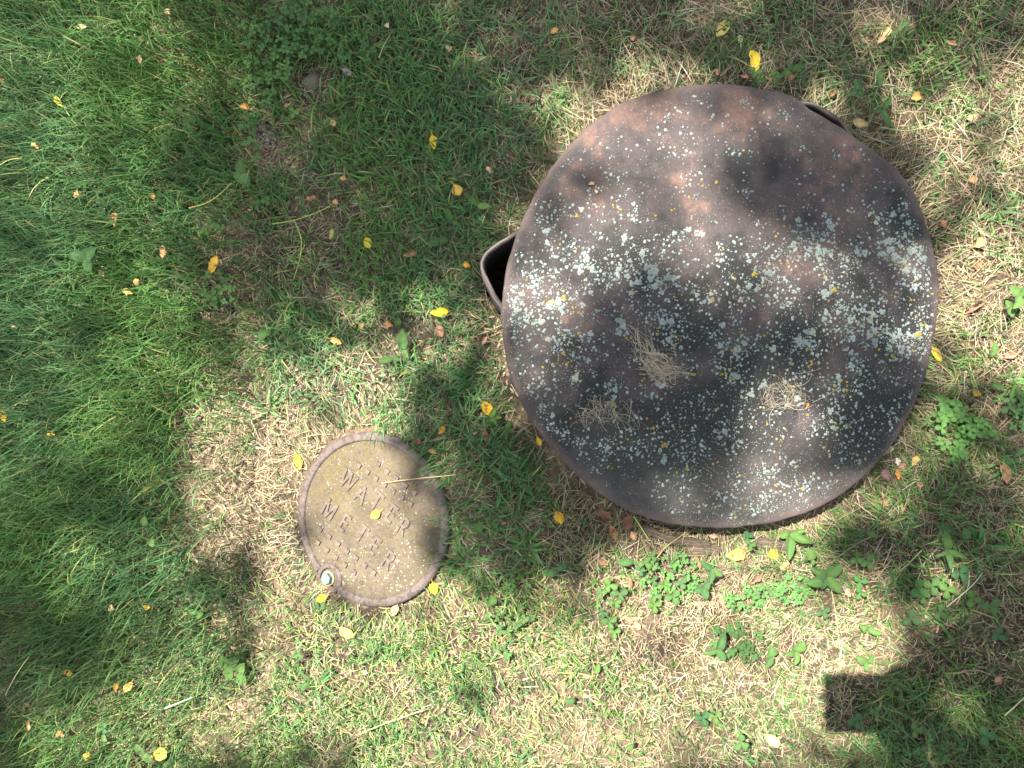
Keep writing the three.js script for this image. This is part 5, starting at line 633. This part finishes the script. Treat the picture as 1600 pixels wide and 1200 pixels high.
{ // the photographer: leaning in from the lower right, both hands on the phone
  const D = [0.83, 0.56], Lt = [0.56, -0.83], P = (f, y, s) => new THREE.Vector3(f * D[0] + s * Lt[0], y, f * D[1] + s * Lt[1]);
  const phone = thing('phone', 'phone held level above the ground, seen only by its rectangular shadow', 'phone', [0.03, H + 0.02, 0]);
  const s = new THREE.Shape(), w = 0.086, h = 0.049, q = 0.011; s.moveTo(-w + q, -h); s.lineTo(w - q, -h); s.quadraticCurveTo(w, -h, w, -h + q); s.lineTo(w, h - q); s.quadraticCurveTo(w, h, w - q, h); s.lineTo(-w + q, h); s.quadraticCurveTo(-w, h, -w, h - q); s.lineTo(-w, -h + q); s.quadraticCurveTo(-w, -h, -w + q, -h);
  part('body', new THREE.ExtrudeGeometry(s, { depth: 0.007, bevelSize: 0.001, bevelThickness: 0.001, bevelSegments: 2 }).rotateX(-Math.PI / 2), std({ color: new THREE.Color().setRGB(0.03, 0.03, 0.035), roughness: 0.4 }), phone);
  part('screen', new THREE.BoxGeometry(0.15, 0.0008, 0.072).translate(0, 0.0087, 0), std({ color: new THREE.Color().setRGB(0.02, 0.02, 0.02), roughness: 0.1 }), phone);
  const lensRing = part('lens_ring', new THREE.TorusGeometry(0.009, 0.002, 8, 24).rotateX(Math.PI / 2), std({ color: new THREE.Color().setRGB(0.05, 0.05, 0.05), metalness: 0.6, roughness: 0.3 }), phone); lensRing.position.set(-0.03, -0.001, 0);
  const field3 = (bones, cell) => {                // one surface round tapered capsules
    const lo = new THREE.Vector3(1e9, 1e9, 1e9), hi = lo.clone().negate(); for (const [a, b, ra, rb] of bones) { for (const [p, r] of [[a, ra], [b, rb]]) { lo.min(p.clone().subScalar(r + 2 * cell)); hi.max(p.clone().addScalar(r + 2 * cell)); } }
    const size = Math.max(hi.x - lo.x, hi.y - lo.y, hi.z - lo.z), n = Math.min(170, Math.ceil(size / cell)), mc = new MarchingCubes(n, std({}), false, false, 400000), mid = lo.clone().add(hi).multiplyScalar(0.5), half = size / 2;
    mc.isolation = 0; const p = new THREE.Vector3(), ab = new THREE.Vector3(), ap = new THREE.Vector3();
    for (let k = 0; k < n; k++) for (let j = 0; j < n; j++) for (let i = 0; i < n; i++) {
      p.set(mid.x + (i - n / 2) / (n / 2) * half, mid.y + (j - n / 2) / (n / 2) * half, mid.z + (k - n / 2) / (n / 2) * half); let d = 1e9;
      for (const [a, b, ra, rb] of bones) { ab.subVectors(b, a); ap.subVectors(p, a); const t = clamp(ap.dot(ab) / Math.max(1e-9, ab.lengthSq())), e = ap.addScaledVector(ab, -t).length() - lerp(ra, rb, t), kk = Math.min(0.03, 0.5 * Math.min(ra, rb)), m = clamp(0.5 + 0.5 * (e - d) / kk); d = d > 1e8 ? e : lerp(e, d, m) - kk * m * (1 - m); }
      mc.field[i + j * n + k * n * n] = -d;
    }
    mc.update(); const c = mc.count, g = new THREE.BufferGeometry(), pa = new Float32Array(c * 3), na = new Float32Array(c * 3); for (let i = 0; i < c; i++) { pa[3 * i] = mc.positionArray[3 * i] * half + mid.x; pa[3 * i + 1] = mc.positionArray[3 * i + 1] * half + mid.y; pa[3 * i + 2] = mc.positionArray[3 * i + 2] * half + mid.z; na.set(mc.normalArray.subarray(3 * i, 3 * i + 3), 3 * i); }
    g.setAttribute('position', new THREE.BufferAttribute(pa, 3)); g.setAttribute('normal', new THREE.BufferAttribute(na, 3)); return g;
  };
  const gf = groundY(1.0, 0.7), B = [], hip = P(0.98, 0.93, 0), chest = P(0.62, 1.27, 0), neck = P(0.5, 1.45, 0), head = P(0.42, 1.6, 0);
  B.push([hip, P(0.8, 1.1, 0), 0.15, 0.145], [P(0.8, 1.1, 0), chest, 0.145, 0.16], [P(0.6, 1.33, -0.15), P(0.6, 1.33, 0.15), 0.085, 0.085], [chest, neck, 0.1, 0.06], [neck, head, 0.055, 0.07], [P(0.43, 1.57, 0), P(0.42, 1.65, 0), 0.075, 0.095], [P(0.36, 1.55, 0), P(0.34, 1.575, 0), 0.035, 0.02]);
  for (const e of [-1, 1]) {
    const kn = P(1.12, 0.5, e * 0.12), an = P(1.22, gf + 0.09, e * 0.13), el = P(0.34, 1.15, e * 0.36), wr = e > 0 ? new THREE.Vector3(0.17, H + 0.005, -0.085) : new THREE.Vector3(0.10, H + 0.005, 0.135);
    B.push([P(0.98, 0.9, e * 0.1), kn, 0.095, 0.06], [kn, an, 0.06, 0.042], [an, P(1.08, gf + 0.035, e * 0.15), 0.045, 0.035], [an, P(1.26, gf + 0.035, e * 0.13), 0.04, 0.035], [P(0.58, 1.36, e * 0.2), el, 0.062, 0.045], [el, wr, 0.045, 0.029]);
    const palm = e > 0 ? new THREE.Vector3(0.125, H + 0.008, -0.055) : new THREE.Vector3(0.085, H + 0.006, 0.075); B.push([wr, palm, 0.03, 0.026]);
  }
  const body = field3(B, 0.011), bc = new Float32Array(body.attributes.position.count * 3), bp = body.attributes.position;
  for (let k = 0; k < bp.count; k++) { const x = bp.getX(k), y = bp.getY(k), z = bp.getZ(k), f = x * D[0] + z * D[1], c = y < gf + 0.08 ? [0.05, 0.05, 0.055] : y < 0.96 && f > 0.75 ? [0.045, 0.06, 0.1] : y > 1.62 && f > 0.3 ? [0.05, 0.035, 0.025] : (y > 1.47 && f < 0.6) || Math.hypot(x, z) < 0.3 ? [0.45, 0.28, 0.2] : [0.2, 0.24, 0.28]; bc.set(c, 3 * k); }
  body.setAttribute('color', new THREE.BufferAttribute(bc, 3));
  const hands = []; for (const e of [-1, 1]) {
    const b = []; const V = (x, y, z) => new THREE.Vector3(x, H + y, z);
    for (let k = 0; k < 4; k++) { const l = [0.9, 1, 0.95, 0.75][k]; if (e > 0) b.push([V(0.118 - 0.004 * k, 0.008, -0.052 + 0.019 * k - 0.012), V(0.095, 0.004, -0.05 + 0.019 * k), 0.0095, 0.009], [V(0.095, 0.004, -0.05 + 0.019 * k), V(0.095 - 0.04 * l, 0.008, -0.044 + 0.019 * k), 0.009, 0.0075]); else b.push([V(0.055 + 0.019 * k, 0.006, 0.07), V(0.05 + 0.019 * k, 0.0, 0.054), 0.0095, 0.009], [V(0.05 + 0.019 * k, 0.0, 0.054), V(0.05 + 0.019 * k, 0.008, 0.048 - 0.036 * l), 0.009, 0.0075]); }
    if (e > 0) b.push([V(0.13, 0.02, -0.055), V(0.118, 0.043, -0.03), 0.012, 0.0105], [V(0.118, 0.043, -0.03), V(0.085, 0.04, -0.012), 0.0105, 0.008]); else b.push([V(0.1, 0.02, 0.078), V(0.095, 0.043, 0.052), 0.012, 0.0105], [V(0.095, 0.043, 0.052), V(0.08, 0.04, 0.022), 0.0105, 0.008]);
    const g = field3(b, 0.0028), c = new Float32Array(g.attributes.position.count * 3); for (let k = 0; k < c.length; k += 3) c.set([0.45, 0.28, 0.2], k); g.setAttribute('color', new THREE.BufferAttribute(c, 3)); hands.push(g);
  }
  const pm = thingMesh('person', mergeGeometries([body, ...hands]), std({ vertexColors: true, roughness: 0.85 }), 'person in grey top holding a phone, seen only by the shadow at lower right', 'person');
}
renderer.render(scene, camera);
